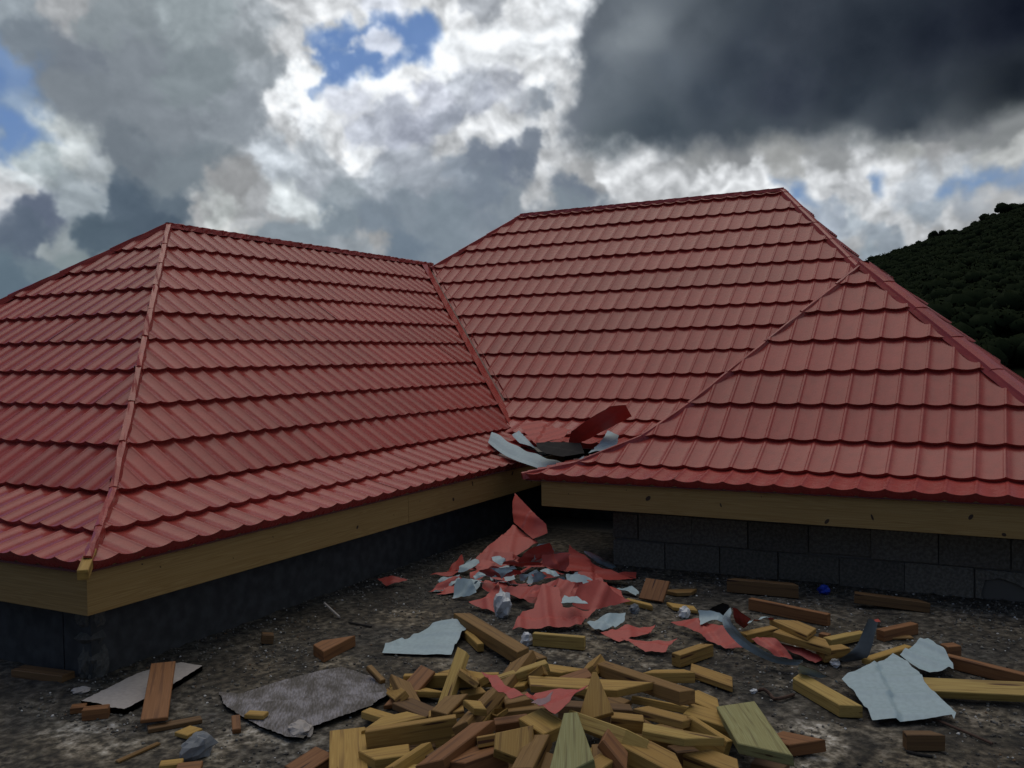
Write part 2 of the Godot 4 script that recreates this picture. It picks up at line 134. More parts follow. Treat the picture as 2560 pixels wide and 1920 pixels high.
	board("timber_offcut", "small orange block at the long orange beam's end", Vector3(-0.259, 0.060, -5.140), Vector3(-0.199, 0.060, -5.188), 0.06, 0.055, 13, 0, 0, 0, 0, "timber offcuts scattered on the slab")
	board("timber_offcut", "yellow stick behind the large grey sheet", Vector3(-0.588, 0.050, -4.786), Vector3(-0.421, 0.050, -5.100), 0.05, 0.03, 0, 0, 0, 0, 0, "timber offcuts scattered on the slab")
	board("timber_offcut", "brown board behind the dark curled strip", Vector3(-0.577, 0.060, -5.286), Vector3(-0.425, 0.060, -5.507), 0.05, 0.06, 5, 0, 0, 0, 0, "timber offcuts scattered on the slab")
	board("timber_offcut", "thin brown lath lying on the slab's right", Vector3(-0.569, 0.014, -5.323), Vector3(-0.429, 0.014, -5.398), 0.045, 0.012, 2, 0, 0, 0, 0, "timber offcuts scattered on the slab")
	board("timber_offcut", "broad yellow board in the small heap right of the red sheets", Vector3(-1.029, 0.120, -4.867), Vector3(-0.766, 0.100, -4.795), 0.11, 0.04, 1, 0, 0, 0.04, 0, "timber offcuts scattered on the slab")
	board("timber_offcut", "yellow board on top of the small heap right of the red sheets", Vector3(-1.017, 0.150, -4.951), Vector3(-0.852, 0.140, -4.830), 0.12, 0.03, 1, 0, -0.04, 0.03, 0, "timber offcuts scattered on the slab")
	board("timber_offcut", "short batten under the small heap's left side", Vector3(-1.223, 0.060, -4.923), Vector3(-1.092, 0.070, -5.082), 0.06, 0.05, 1, 0, 0, 0, 0, "timber offcuts scattered on the slab")
	board("timber_offcut", "short block at the right foot of the small heap", Vector3(-0.803, 0.070, -4.783), Vector3(-0.698, 0.070, -4.892), 0.07, 0.06, 1, 0, 0, 0, 0, "timber offcuts scattered on the slab")
	board("timber_offcut", "pale yellow batten at the back of the small heap", Vector3(-0.810, 0.055, -5.030), Vector3(-0.663, 0.055, -5.242), 0.055, 0.04, 3, 0, 0, 0, 0, "timber offcuts scattered on the slab")
	board("timber_offcut", "tiny orange block behind the small heap", Vector3(-0.863, 0.050, -5.142), Vector3(-0.814, 0.050, -5.128), 0.04, 0.04, 13, 0, 0, 0, 0, "timber offcuts scattered on the slab")
	board("timber_offcut", "small square yellow chip on the slab's lower left", Vector3(-2.999, 0.025, -2.703), Vector3(-2.996, 0.025, -2.784), 0.075, 0.02, 0, 0, 0, 0, 0, "timber offcuts scattered on the slab")
	board("timber_offcut", "small yellow batten stub at the bottom left", Vector3(-2.842, 0.030, -2.456), Vector3(-2.778, 0.030, -2.511), 0.05, 0.025, 0, 0, 0, 0, 0, "timber offcuts scattered on the slab")
	board("timber_offcut", "orange board end at the bottom edge on the left", Vector3(-2.753, 0.030, -2.454), Vector3(-2.682, 0.030, -2.512), 0.09, 0.025, 13, 0, 0, 0, 0, "timber offcuts scattered on the slab")
	board("timber_offcut", "small yellow chip lying on the weathered grey sheet", Vector3(-2.880, 0.045, -2.959), Vector3(-2.795, 0.045, -2.984), 0.05, 0.02, 0, 0, 0, 0, 0, "timber offcuts scattered on the slab")
	board("timber_offcut", "tiny brown stub beside the weathered grey sheet", Vector3(-2.894, 0.050, -2.907), Vector3(-2.831, 0.020, -2.847), 0.035, 0.03, 5, 0, 0, 0, 0, "timber offcuts scattered on the slab")
	board("timber_offcut", "thin brown sliver lying on the slab's lower left", Vector3(-3.046, 0.012, -2.428), Vector3(-3.040, 0.012, -2.626), 0.02, 0.012, 2, 0, 0, 0, 0, "timber offcuts scattered on the slab")
	board("timber_offcut", "brown plank leaning across the pale red edged board", Vector3(-3.539, 0.130, -3.096), Vector3(-3.180, 0.050, -2.725), 0.11, 0.018, 5, 0, 0, 0, 0, "timber offcuts scattered on the slab")
	board("timber_offcut", "dark brown lath lying below the leaning plank", Vector3(-3.190, 0.020, -2.698), Vector3(-3.067, 0.020, -2.879), 0.05, 0.02, 4, 0, 0, 0, 0, "timber offcuts scattered on the slab")
	board("timber_offcut", "small red brown block in front of the pale board", Vector3(-3.561, 0.050, -2.671), Vector3(-3.481, 0.050, -2.741), 0.05, 0.05, 5, 0, 0, 0, 0, "timber offcuts scattered on the slab")
	board("timber_offcut", "reddish chip at the pale board's left tip", Vector3(-3.681, 0.030, -2.701), Vector3(-3.635, 0.030, -2.744), 0.05, 0.03, 5, 0, 0, 0, 0, "timber offcuts scattered on the slab")
	board("timber_offcut", "brown offcut lying by the left wall's corner", Vector3(-4.349, 0.050, -2.902), Vector3(-4.029, 0.050, -2.948), 0.08, 0.04, 4, 0, 0, 0, 0, "timber offcuts scattered on the slab")
	board("timber_offcut", "reddish brown block at the timber pile's left front corner", Vector3(-2.351, 0.020, -2.647), Vector3(-2.314, 0.050, -2.787), 0.12, 0.04, 5, 0, 0, 0, 0, "timber offcuts scattered on the slab")
	sheet("torn_sheet", "large pale grey torn sheet left of the big dark beam", "metal sheet", Vector3(-2.714, 0.038, -4.208), Vector3(0.348, -0.109, 0.931), Vector3(0.937, 0.029, -0.347), [0.179, -0.249, 0.009, 0.016, -0.274, 0.002, -0.084, -0.163, -0.003, -0.253, -0.071, -0.014, -0.274, 0.057, 0.000, -0.124, 0.148, 0.024, -0.073, 0.133, 0.000, 0.027, 0.125, -0.009, 0.195, 0.123, -0.011, 0.197, 0.091, -0.009, 0.194, 0.080, 0.011], "grey", "red", 0.139626, 0.9, 0.25, 0.0012, 0, 0.0016, "torn pieces of roofing sheet on the slab")
	sheet("torn_sheet", "largest pale grey sheet lying on the right of the slab", "metal sheet", Vector3(-0.373, 0.070, -4.390), Vector3(0.325, -0.123, 0.938), Vector3(0.946, 0.031, -0.324), [-0.072, -0.259, 0.009, -0.193, -0.145, 0.001, -0.280, -0.040, -0.003, -0.384, 0.036, -0.008, -0.315, 0.065, -0.011, -0.235, 0.075, -0.001, -0.158, 0.095, 0.008, -0.051, 0.090, 0.011, 0.075, 0.102, 0.016, 0.115, 0.118, 0.010, 0.178, 0.136, 0.008, 0.227, 0.139, -0.017, 0.266, 0.119, -0.011, 0.242, 0.117, -0.004, 0.295, -0.208, 0.003, 0.216, -0.209, -0.007, 0.073, -0.230, -0.004], "grey", "red", 0.0523599, 0.7, 0.1, 0.0012, 0, 0.0016, "torn pieces of roofing sheet on the slab")
	sheet("torn_sheet", "pale grey sheet with a wavy pressed edge behind the largest grey sheet", "metal sheet", Vector3(-0.308, 0.080, -4.847), Vector3(-0.007, -0.160, 0.987), Vector3(0.963, -0.266, -0.037), [0.051, -0.127, -0.006, -0.171, -0.052, -0.001, -0.214, -0.020, 0.011, -0.192, 0.010, 0.002, -0.028, 0.105, -0.007, 0.033, 0.111, -0.016, 0.091, 0.073, 0.004, 0.165, 0.011, 0.031, 0.155, -0.035, -0.005, 0.109, -0.078, -0.014], "grey", "red", 0.349066, 1.3, 0.62, 0.0012, 0, 0.0016, "torn pieces of roofing sheet on the slab")
	sheet("torn_sheet", "small pale grey sheet propped behind the thick yellow beam", "metal sheet", Vector3(-0.746, 0.068, -4.402), Vector3(0.723, -0.389, -0.572), Vector3(0.688, 0.480, 0.544), [-0.122, 0.017, -0.008, -0.032, 0.027, -0.008, 0.027, 0.022, -0.015, 0.142, -0.017, -0.020, 0.050, 0.014, 0.045, -0.066, -0.062, 0.005], "grey", "red", 0, 0.3, 0, 0.0028, 0, 0.0016, "torn pieces of roofing sheet on the slab")
	sheet("torn_sheet", "big red sheet folded up against the fascia in the corner", "metal sheet", Vector3(-3.367, 0.105, -5.927), Vector3(0.231, 0.182, -0.956), Vector3(-0.961, 0.197, -0.195), [-0.451, 0.136, -0.021, -0.365, 0.069, 0.008, -0.304, -0.022, 0.046, 0.068, 0.052, 0.044, 0.562, 0.214, -0.010, 0.514, 0.040, -0.007, 0.437, -0.141, 0.003, 0.135, -0.158, 0.001, -0.043, -0.112, -0.016, -0.170, -0.078, -0.030, -0.382, -0.000, -0.017], "red", "grey", 0.959931, 0.6, 0, 0.0028, 0, 0.0016, "torn pieces of roofing sheet on the slab")
	sheet("torn_sheet", "upright red sheet leaning under the left fascia in the corner", "metal sheet", Vector3(-3.299, 0.291, -6.498), Vector3(0.733, -0.264, 0.626), Vector3(0.594, 0.696, -0.402), [-0.310, -0.010, 0.051, -0.438, 0.055, -0.053, 0.093, 0.059, 0.078, 0.218, 0.066, -0.044, 0.317, 0.027, -0.010, 0.239, -0.086, -0.013, -0.118, -0.111, -0.008], "red", "grey", 1.22173, 0.4, 0, 0.002, 0, 0.0016, "torn pieces of roofing sheet on the slab")
	sheet("torn_sheet", "red sheet at the back right of the sheet heap", "metal sheet", Vector3(-2.482, 0.092, -5.844), Vector3(0.900, -0.247, 0.360), Vector3(0.365, -0.025, -0.931), [-0.346, 0.099, -0.016, -0.151, 0.067, 0.012, 0.058, 0.093, 0.025, 0.244, 0.153, 0.002, 0.166, -0.016, -0.023, 0.075, -0.063, -0.016, -0.007, -0.113, 0.003, -0.038, -0.219, 0.013], "red", "grey", 0.698132, 0.7, 0, 0.0028, 0, 0.0016, "torn pieces of roofing sheet on the slab")
	sheet("torn_sheet", "small red scrap at the right tip of the sheet heap", "metal sheet", Vector3(-2.300, 0.038, -6.034), Vector3(0.712, -0.006, -0.703), Vector3(-0.671, 0.292, -0.682), [-0.078, 0.039, 0.001, 0.090, 0.045, -0.000, 0.035, -0.061, 0.001, -0.047, -0.023, -0.001], "red", "grey", 0, 0.3, 0, 0.0028, 0, 0.0016, "torn pieces of roofing sheet on the slab")
	sheet("torn_sheet", "red pressed sheet sloping down right at the heap's middle", "metal sheet", Vector3(-2.168, 0.101, -5.157), Vector3(0.584, -0.069, -0.809), Vector3(-0.534, 0.718, -0.446), [-0.095, 0.084, -0.025, -0.034, 0.098, 0.009, 0.050, 0.114, 0.000, 0.129, 0.024, 0.016, 0.217, -0.055, 0.005, 0.068, -0.063, -0.016, -0.029, -0.087, -0.015, -0.120, -0.073, 0.004, -0.186, -0.040, 0.022], "red", "grey", 0.698132, 1, 0.3, 0.0028, 0, 0.0016, "torn pieces of roofing sheet on the slab")
	sheet("torn_sheet", "broad ribbed red sheet at the front of the sheet heap", "metal sheet", Vector3(-2.282, 0.089, -4.824), Vector3(0.824, 0.010, -0.566), Vector3(-0.512, 0.437, -0.739), [-0.127, 0.032, 0.042, -0.052, 0.217, -0.004, 0.048, 0.195, -0.006, 0.046, 0.029, 0.020, 0.173, -0.012, 0.016, 0.247, 0.012, -0.019, 0.169, -0.074, -0.009, 0.122, -0.147, 0.004, -0.008, -0.149, -0.004, -0.272, -0.146, -0.003, -0.193, 0.015, -0.026, -0.152, 0.027, -0.011], "red", "grey", 0.0698132, 1, 0.55, 0.0028, 0, 0.0016, "torn pieces of roofing sheet on the slab")
	sheet("torn_sheet", "small grey triangular scrap lying on the ribbed red sheet", "metal sheet", Vector3(-2.192, 0.158, -4.850), Vector3(0.955, -0.116, -0.273), Vector3(-0.224, 0.321, -0.920), [-0.052, -0.062, -0.004, -0.049, 0.031, -0.004, -0.020, 0.015, 0.016, 0.023, 0.040, -0.009, 0.099, -0.024, 0.001], "grey", "red", 0, 0.3, 0, 0.0028, 0, 0.0016, "torn pieces of roofing sheet on the slab")
	sheet("torn_sheet", "grey wavy lipped scrap right of the ribbed red sheet", "metal sheet", Vector3(-1.977, 0.058, -4.847), Vector3(0.513, 0.240, -0.824), Vector3(-0.843, 0.323, -0.430), [-0.095, 0.059, -0.037, -0.041, 0.055, 0.015, 0.018, 0.047, 0.025, 0.068, 0.027, 0.030, 0.145, 0.008, -0.028, 0.095, -0.042, -0.018, -0.009, -0.068, 0.018, -0.078, -0.064, 0.002, -0.102, -0.023, -0.007], "grey", "red", 1.0472, 1, 0.5, 0.0028, 0, 0.0016, "torn pieces of roofing sheet on the slab")
	sheet("torn_sheet", "flat red scrap with a crease right of the grey lipped scrap", "metal sheet", Vector3(-1.821, 0.040, -4.785), Vector3(0.601, 0.042, -0.798), Vector3(-0.783, 0.229, -0.578), [-0.167, 0.026, -0.019, -0.082, 0.039, 0.005, 0.013, 0.062, 0.016, 0.079, 0.014, 0.014, 0.187, 0.013, -0.022, 0.082, -0.073, 0.003, -0.113, -0.082, 0.004], "red", "grey", 0.523599, 0.6, 0, 0.0028, 0, 0.0016, "torn pieces of roofing sheet on the slab")
	sheet("torn_sheet", "pointed flat red scrap nearest the timber pile's back", "metal sheet", Vector3(-1.605, 0.041, -4.613), Vector3(0.996, 0.076, -0.049), Vector3(-0.072, 0.339, -0.938), [-0.199, 0.028, -0.006, -0.062, 0.020, 0.007, 0.056, 0.038, 0.002, 0.101, 0.063, 0.010, 0.072, 0.005, -0.020, 0.069, -0.072, -0.002, -0.036, -0.081, 0.009], "red", "grey", 0, 0.5, 0, 0.0028, 0, 0.0016, "torn pieces of roofing sheet on the slab")
	sheet("torn_sheet", "long red strip under the grey curved strip", "metal sheet", Vector3(-1.383, 0.054, -4.874), Vector3(0.831, -0.019, 0.555), Vector3(0.479, 0.530, -0.699), [-0.322, -0.031, -0.004, -0.192, 0.053, -0.007, 0.024, 0.073, 0.010, 0.142, 0.035, 0.012, 0.233, 0.005, -0.026, 0.160, -0.051, 0.008, 0.021, -0.055, 0.007, -0.067, -0.028, -0.000], "red", "grey", 0.349066, 0.6, 0, 0.0028, 0, 0.0016, "torn pieces of roofing sheet on the slab")
	sheet("torn_sheet", "red scrap behind the grey curved strip's right half", "metal sheet", Vector3(-1.035, 0.064, -4.754), Vector3(0.938, -0.321, 0.132), Vector3(0.311, 0.608, -0.730), [-0.108, -0.019, 0.004, -0.063, 0.028, -0.002, -0.011, 0.049, 0.004, 0.063, 0.024, 0.002, 0.115, -0.005, -0.006, 0.043, -0.046, 0.010, -0.039, -0.031, -0.011], "red", "grey", 0.174533, 0.6, 0, 0.0028, 0, 0.0016, "torn pieces of roofing sheet on the slab")
	sheet("torn_sheet", "red sheet tucked under the grey curved strip's right end", "metal sheet", Vector3(-0.897, 0.042, -4.797), Vector3(0.936, -0.127, 0.327), Vector3(0.342, 0.533, -0.773), [-0.158, 0.002, -0.003, -0.056, 0.016, 0.015, 0.031, 0.025, -0.001, 0.124, 0.022, -0.009, 0.096, -0.035, 0.011, -0.037, -0.030, -0.013], "red", "grey", 0, 0.4, 0, 0.0028, 0, 0.0016, "torn pieces of roofing sheet on the slab")
	sheet("torn_sheet", "grey notched scrap left of the curved strip's top", "metal sheet", Vector3(-1.414, 0.100, -4.993), Vector3(0.997, 0.058, 0.041), Vector3(-0.001, 0.594, -0.805), [-0.082, 0.035, 0.005, -0.013, 0.040, -0.004, 0.061, 0.027, 0.001, 0.075, -0.016, 0.006, 0.005, -0.020, -0.011, -0.046, -0.066, 0.002], "grey", "red", 1.39626, 0.8, 0.4, 0.0028, 0, 0.0016, "torn pieces of roofing sheet on the slab")
	sheet("torn_sheet", "black crumpled scrap standing behind the curved strip", "metal sheet", Vector3(-1.400, 0.125, -5.109), Vector3(0.772, 0.434, 0.465), Vector3(-0.603, 0.732, 0.317), [-0.080, 0.015, 0.003, -0.008, 0.026, 0.001, 0.051, 0.028, -0.004, 0.091, -0.004, 0.004, 0.022, -0.048, -0.001, -0.077, -0.017, -0.002], "black", "black", 0, 0.5, 0, 0.0028, 0, 0.0016, "torn pieces of roofing sheet on the slab")
	sheet("torn_sheet", "red curled sheet right of the curved strip's top", "metal sheet", Vector3(-1.249, 0.118, -4.996), Vector3(0.035, 0.865, 0.501), Vector3(-0.999, 0.038, 0.003), [0.075, 0.043, 0.009, 0.066, -0.004, -0.010, 0.027, -0.057, -0.000, -0.039, -0.028, 0.007, -0.079, 0.008, 0.001, -0.050, 0.038, -0.007], "red", "grey", 0, 0.6, 0, 0.0028, 0, 0.0016, "torn pieces of roofing sheet on the slab")
	sheet("torn_sheet", "pale grey folded scrap on the small wood heap", "metal sheet", Vector3(-1.105, 0.167, -4.883), Vector3(0.712, 0.099, -0.695), Vector3(-0.702, 0.086, -0.707), [-0.095, 0.007, -0.019, -0.070, 0.023, 0.008, 0.000, -0.008, 0.024, 0.113, 0.022, -0.000, 0.017, -0.012, 0.012, 0.064, -0.010, -0.023, -0.031, -0.022, -0.002], "grey", "red", 0, 0.6, 0, 0.0028, 0, 0.0016, "torn pieces of roofing sheet on the slab")
	sheet("torn_sheet", "red torn sheet draped over the top of the timber pile", "metal sheet", Vector3(-1.516, 0.351, -2.964), Vector3(0.947, 0.101, 0.306), Vector3(0.283, 0.194, -0.939), [-0.297, 0.038, 0.033, -0.252, 0.017, 0.012, -0.147, -0.038, 0.012, -0.000, -0.092, 0.038, 0.032, -0.054, 0.038, 0.037, -0.005, 0.017, 0.102, 0.053, -0.001, 0.185, 0.064, 0.019, 0.203, 0.103, 0.009, 0.203, 0.085, -0.008, 0.218, -0.020, -0.009, 0.213, -0.094, -0.014, 0.092, -0.067, -0.027, -0.017, -0.044, -0.031, -0.100, -0.013, -0.029, -0.197, 0.031, -0.038, -0.272, 0.035, -0.020], "red", "grey", 0.610865, 0.8, 0, 0.0028, 0, 0.0016, "torn pieces of roofing sheet on the slab")
	sheet("peeled_flap", "pale pink peeled flap on the red sheet over the pile", "metal sheet", Vector3(-1.372, 0.397, -2.786), Vector3(0.824, 0.400, -0.401), Vector3(-0.545, 0.753, -0.369), [-0.042, 0.006, 0.001, -0.017, 0.009, 0.006, 0.011, 0.002, -0.005, 0.043, 0.011, -0.003, 0.022, -0.014, 0.009, -0.017, -0.015, -0.008], "peel", "grey", 0, 0, 0, 0.0028, 0, 0.0016, "torn pieces of roofing sheet on the slab")
	sheet("torn_sheet", "red scrap under the white bag at the heap's left", "metal sheet", Vector3(-2.816, 0.066, -4.973), Vector3(-0.012, 0.456, -0.890), Vector3(-0.998, 0.048, 0.038), [-0.058, 0.118, -0.005, 0.011, 0.021, 0.032, 0.172, 0.005, -0.005, 0.084, -0.036, -0.002, -0.003, -0.044, -0.014, -0.117, -0.107, 0.003, -0.088, 0.043, -0.008], "red", "grey", 1.0472, 0.9, 0, 0.0028, 0, 0.0016, "torn pieces of roofing sheet on the slab")
	sheet("torn_sheet", "narrow red strip across the sheet heap's left", "metal sheet", Vector3(-2.792, 0.130, -5.130), Vector3(0.954, 0.002, -0.301), Vector3(-0.296, -0.170, -0.940), [-0.201, 0.044, 0.008, -0.097, -0.044, 0.013, -0.010, -0.063, 0.020, 0.077, 0.032, 0.046, 0.182, 0.030, -0.005, 0.168, -0.013, -0.023, 0.066, 0.017, -0.007, -0.018, -0.020, -0.024, -0.167, 0.019, -0.027], "red", "grey", 0.174533, 0.6, 0, 0.0028, 0, 0.0016, "torn pieces of roofing sheet on the slab")
	sheet("torn_sheet", "pale grey jagged scrap at the heap's far left", "metal sheet", Vector3(-3.070, 0.067, -5.116), Vector3(0.962, -0.171, 0.213), Vector3(0.271, 0.694, -0.667), [-0.042, -0.091, 0.013, -0.090, -0.009, -0.008, -0.088, 0.037, -0.011, -0.046, 0.059, 0.006, 0.013, 0.072, 0.008, 0.081, 0.025, 0.014, 0.100, 0.009, -0.008, 0.067, -0.031, -0.020, 0.006, -0.071, 0.005], "grey", "red", 0.261799, 1, 0.3, 0.0028, 0, 0.0016, "torn pieces of roofing sheet on the slab")
	sheet("torn_sheet", "pale grey bow tie shaped scrap in the heap's upper left", "metal sheet", Vector3(-2.864, 0.173, -5.270), Vector3(0.847, 0.016, -0.532), Vector3(0.033, 0.996, 0.083), [-0.094, 0.028, -0.003, -0.032, 0.019, 0.010, 0.068, 0.027, 0.005, 0.088, 0.005, -0.006, 0.018, -0.013, -0.003, -0.016, -0.052, 0.007, -0.031, -0.013, -0.010], "grey", "red", 0, 0.7, 0, 0.0028, 0, 0.0016, "torn pieces of roofing sheet on the slab")
	sheet("torn_sheet", "dark grey curved scrap below the big folded red sheet", "metal sheet", Vector3(-2.990, 0.142, -5.233), Vector3(0.969, 0.060, -0.241), Vector3(-0.218, 0.674, -0.706), [-0.084, 0.003, 0.002, -0.046, 0.035, -0.004, 0.061, 0.030, 0.006, 0.103, -0.015, 0.003, 0.019, -0.018, -0.015, -0.054, -0.035, 0.007], "grey", "red", 0, 1, 0, 0.0028, 0, 0.0016, "torn pieces of roofing sheet on the slab")
	sheet("torn_sheet", "tiny pale grey scrap at the heap's centre left", "metal sheet", Vector3(-2.724, 0.140, -5.278), Vector3(0.902, 0.426, -0.074), Vector3(-0.365, 0.841, 0.400), [-0.012, 0.031, 0.002, 0.044, 0.001, -0.002, -0.002, -0.021, 0.005, -0.031, -0.010, -0.004], "grey", "red", 0, 0.4, 0, 0.0028, 0, 0.0016, "torn pieces of roofing sheet on the slab")
	sheet("torn_sheet", "pale grey scrap with a straight edge at the heap's centre", "metal sheet", Vector3(-2.624, 0.146, -5.291), Vector3(0.839, 0.545, 0.006), Vector3(-0.523, 0.803, 0.287), [-0.014, 0.037, -0.008, 0.040, 0.019, 0.013, 0.056, -0.024, -0.012, -0.027, -0.023, 0.014, -0.056, -0.009, -0.007], "grey", "red", 0, 0.4, 0, 0.0028, 0, 0.0016, "torn pieces of roofing sheet on the slab")
	sheet("torn_sheet", "pale grey leaf shaped scrap at the heap's centre", "metal sheet", Vector3(-2.536, 0.182, -5.295), Vector3(0.993, -0.114, -0.004), Vector3(0.053, 0.495, -0.867), [-0.075, -0.006, -0.008, -0.029, 0.029, 0.001, 0.022, 0.022, 0.011, 0.059, 0.003, -0.008, 0.029, -0.017, -0.012, -0.006, -0.032, 0.016], "grey", "red", 0.785398, 0.8, 0, 0.0028, 0, 0.0016, "torn pieces of roofing sheet on the slab")
	sheet("torn_sheet", "pale grey drop shaped scrap right of the heap's centre", "metal sheet", Vector3(-2.474, 0.120, -5.350), Vector3(0.181, -0.870, -0.459), Vector3(0.975, 0.099, 0.197), [-0.043, -0.016, -0.008, -0.035, 0.024, 0.007, 0.034, 0.013, -0.017, 0.028, 0.007, 0.013, 0.017, -0.028, 0.006], "grey", "red", 0, 0.4, 0, 0.0028, 0, 0.0016, "torn pieces of roofing sheet on the slab")
	sheet("torn_sheet", "pale grey long scrap at the back of the heap", "metal sheet", Vector3(-2.744, 0.201, -5.676), Vector3(0.552, 0.049, -0.833), Vector3(0.618, 0.647, 0.447), [-0.143, -0.031, -0.008, -0.117, 0.019, -0.016, -0.030, 0.062, 0.000, 0.186, -0.001, -0.014, 0.182, -0.011, 0.004, -0.035, 0.028, 0.024, -0.042, -0.066, 0.009], "grey", "red", 0.20944, 1, 0, 0.0028, 0, 0.0016, "torn pieces of roofing sheet on the slab")
	sheet("torn_sheet", "grey blade shaped scrap at the very back of the heap", "metal sheet", Vector3(-2.747, 0.264, -5.630), Vector3(0.840, -0.079, -0.537), Vector3(0.326, 0.865, 0.381), [-0.074, -0.027, -0.007, -0.036, 0.024, 0.016, 0.016, 0.035, -0.014, 0.081, -0.019, 0.003, 0.013, -0.014, 0.002], "grey", "red", 0, 0.6, 0, 0.0028, 0, 0.0016, "torn pieces of roofing sheet on the slab")
	sheet("torn_sheet", "pale grey strip pointing right at the heap's back", "metal sheet", Vector3(-2.484, 0.121, -5.995), Vector3(0.559, -0.521, -0.644), Vector3(0.828, 0.382, 0.410), [-0.153, -0.000, 0.001, -0.112, 0.020, -0.004, 0.037, 0.047, 0.013, 0.140, 0.020, -0.018, 0.081, -0.028, 0.024, 0.052, -0.029, -0.009, -0.045, -0.030, -0.008], "grey", "red", 0, 0.5, 0, 0.0028, 0, 0.0016, "torn pieces of roofing sheet on the slab")
	sheet("torn_sheet", "long red strip behind the pale scraps of the heap", "metal sheet", Vector3(-2.809, 0.194, -5.388), Vector3(0.885, -0.038, -0.464), Vector3(0.434, 0.432, 0.791), [-0.136, -0.034, -0.017, -0.058, 0.048, -0.003, 0.014, 0.038, 0.000, 0.157, 0.005, -0.011, 0.094, -0.032, 0.007, 0.015, -0.023, 0.004, -0.085, -0.003, 0.018], "red", "grey", 0, 0.6, 0, 0.0028, 0, 0.0016, "torn pieces of roofing sheet on the slab")
	sheet("torn_sheet", "red wedge at the heap's centre above the ribbed sheet", "metal sheet", Vector3(-2.478, 0.129, -5.070), Vector3(0.759, 0.531, -0.376), Vector3(-0.608, 0.374, -0.701), [-0.108, 0.007, 0.008, -0.064, 0.057, 0.019, 0.021, 0.018, -0.021, 0.073, 0.029, 0.002, 0.115, 0.027, -0.000, 0.062, -0.044, 0.007, -0.008, -0.083, 0.008, -0.091, -0.010, -0.022], "red", "grey", 0.349066, 0.8, 0, 0.0028, 0, 0.0016, "torn pieces of roofing sheet on the slab")
	sheet("torn_sheet", "pale grey scrap at the foot of the leaning brown board", "metal sheet", Vector3(-2.139, 0.034, -5.640), Vector3(0.931, -0.075, 0.357), Vector3(0.358, 0.371, -0.857), [-0.098, -0.022, -0.004, -0.026, 0.053, 0.005, 0.063, 0.021, -0.008, 0.081, -0.030, 0.004, -0.020, -0.022, 0.003], "grey", "red", 0, 0.5, 0, 0.0028, 0, 0.0016, "torn pieces of roofing sheet on the slab")
	sheet("torn_sheet", "tiny red scrap on the slab behind the dark curled strip", "metal sheet", Vector3(-0.628, 0.028, -5.578), Vector3(0.804, -0.070, 0.591), Vector3(0.595, 0.125, -0.794), [-0.024, -0.016, 0.003, -0.014, 0.026, -0.002, 0.026, 0.005, 0.004, 0.011, -0.014, -0.005], "red", "grey", 0, 0, 0, 0.0028, 0, 0.0016, "torn pieces of roofing sheet on the slab")
	sheet("torn_sheet", "red buckled sheet in the middle of the sheet heap", "metal sheet", Vector3(-2.547, 0.099, -5.132), Vector3(0.995, 0.045, -0.094), Vector3(-0.104, 0.510, -0.854), [-0.271, 0.028, -0.013, -0.145, 0.036, 0.023, -0.002, 0.035, 0.039, 0.112, 0.109, 0.001, 0.224, 0.066, -0.026, 0.212, -0.054, -0.001, 0.102, -0.109, 0.003, -0.045, -0.087, 0.009, -0.186, -0.024, -0.033], "red", "grey", 0.436332, 0.9, 0.2, 0.0028, 0, 0.0016, "torn pieces of roofing sheet on the slab")
	sheet("torn_sheet", "red sheet wedged behind the pale scraps in the corner", "metal sheet", Vector3(-2.634, 0.182, -5.579), Vector3(0.679, -0.139, -0.721), Vector3(0.023, 0.986, -0.168), [-0.107, 0.045, -0.008, 0.083, 0.071, 0.003, 0.099, -0.008, 0.000, 0.064, -0.053, -0.003, -0.038, -0.037, -0.005, -0.101, -0.017, 0.011], "red", "grey", 1.0472, 0.7, 0, 0.0028, 0, 0.0016, "torn pieces of roofing sheet on the slab")
	sheet("torn_sheet", "red sheet deep in the shade of the corner", "metal sheet", Vector3(-2.794, 0.225, -5.598), Vector3(0.860, 0.503, -0.087), Vector3(-0.350, 0.704, 0.618), [-0.129, 0.036, -0.029, 0.035, 0.068, 0.021, 0.140, 0.026, -0.012, 0.112, -0.061, -0.023, -0.014, -0.034, 0.048, -0.144, -0.035, -0.004], "red", "grey", 0.523599, 0.5, 0, 0.0028, 0, 0.0016, "torn pieces of roofing sheet on the slab")
	sheet("torn_sheet", "red twisted scrap between the grey scraps at the heap's left", "metal sheet", Vector3(-2.875, 0.160, -5.268), Vector3(0.946, -0.044, -0.320), Vector3(0.151, 0.936, 0.317), [-0.154, 0.010, 0.019, -0.060, 0.031, -0.023, 0.031, 0.026, 0.010, 0.114, 0.014, -0.007, 0.128, -0.017, -0.004, 0.032, -0.021, 0.025, -0.091, -0.043, -0.019], "red", "grey", 0.261799, 0.9, 0, 0.0028, 0, 0.0016, "torn pieces of roofing sheet on the slab")
	sheet("torn_sheet", "red flap hanging at the right of the sheet heap", "metal sheet", Vector3(-2.228, 0.077, -5.481), Vector3(0.929, -0.280, 0.242), Vector3(0.258, 0.023, -0.966), [-0.162, -0.010, -0.002, -0.076, 0.037, 0.012, 0.031, 0.080, -0.010, 0.156, 0.001, 0.007, 0.079, -0.042, -0.004, -0.027, -0.066, -0.003], "red", "grey", 0.872665, 0.8, 0, 0.0028, 0, 0.0016, "torn pieces of roofing sheet on the slab")
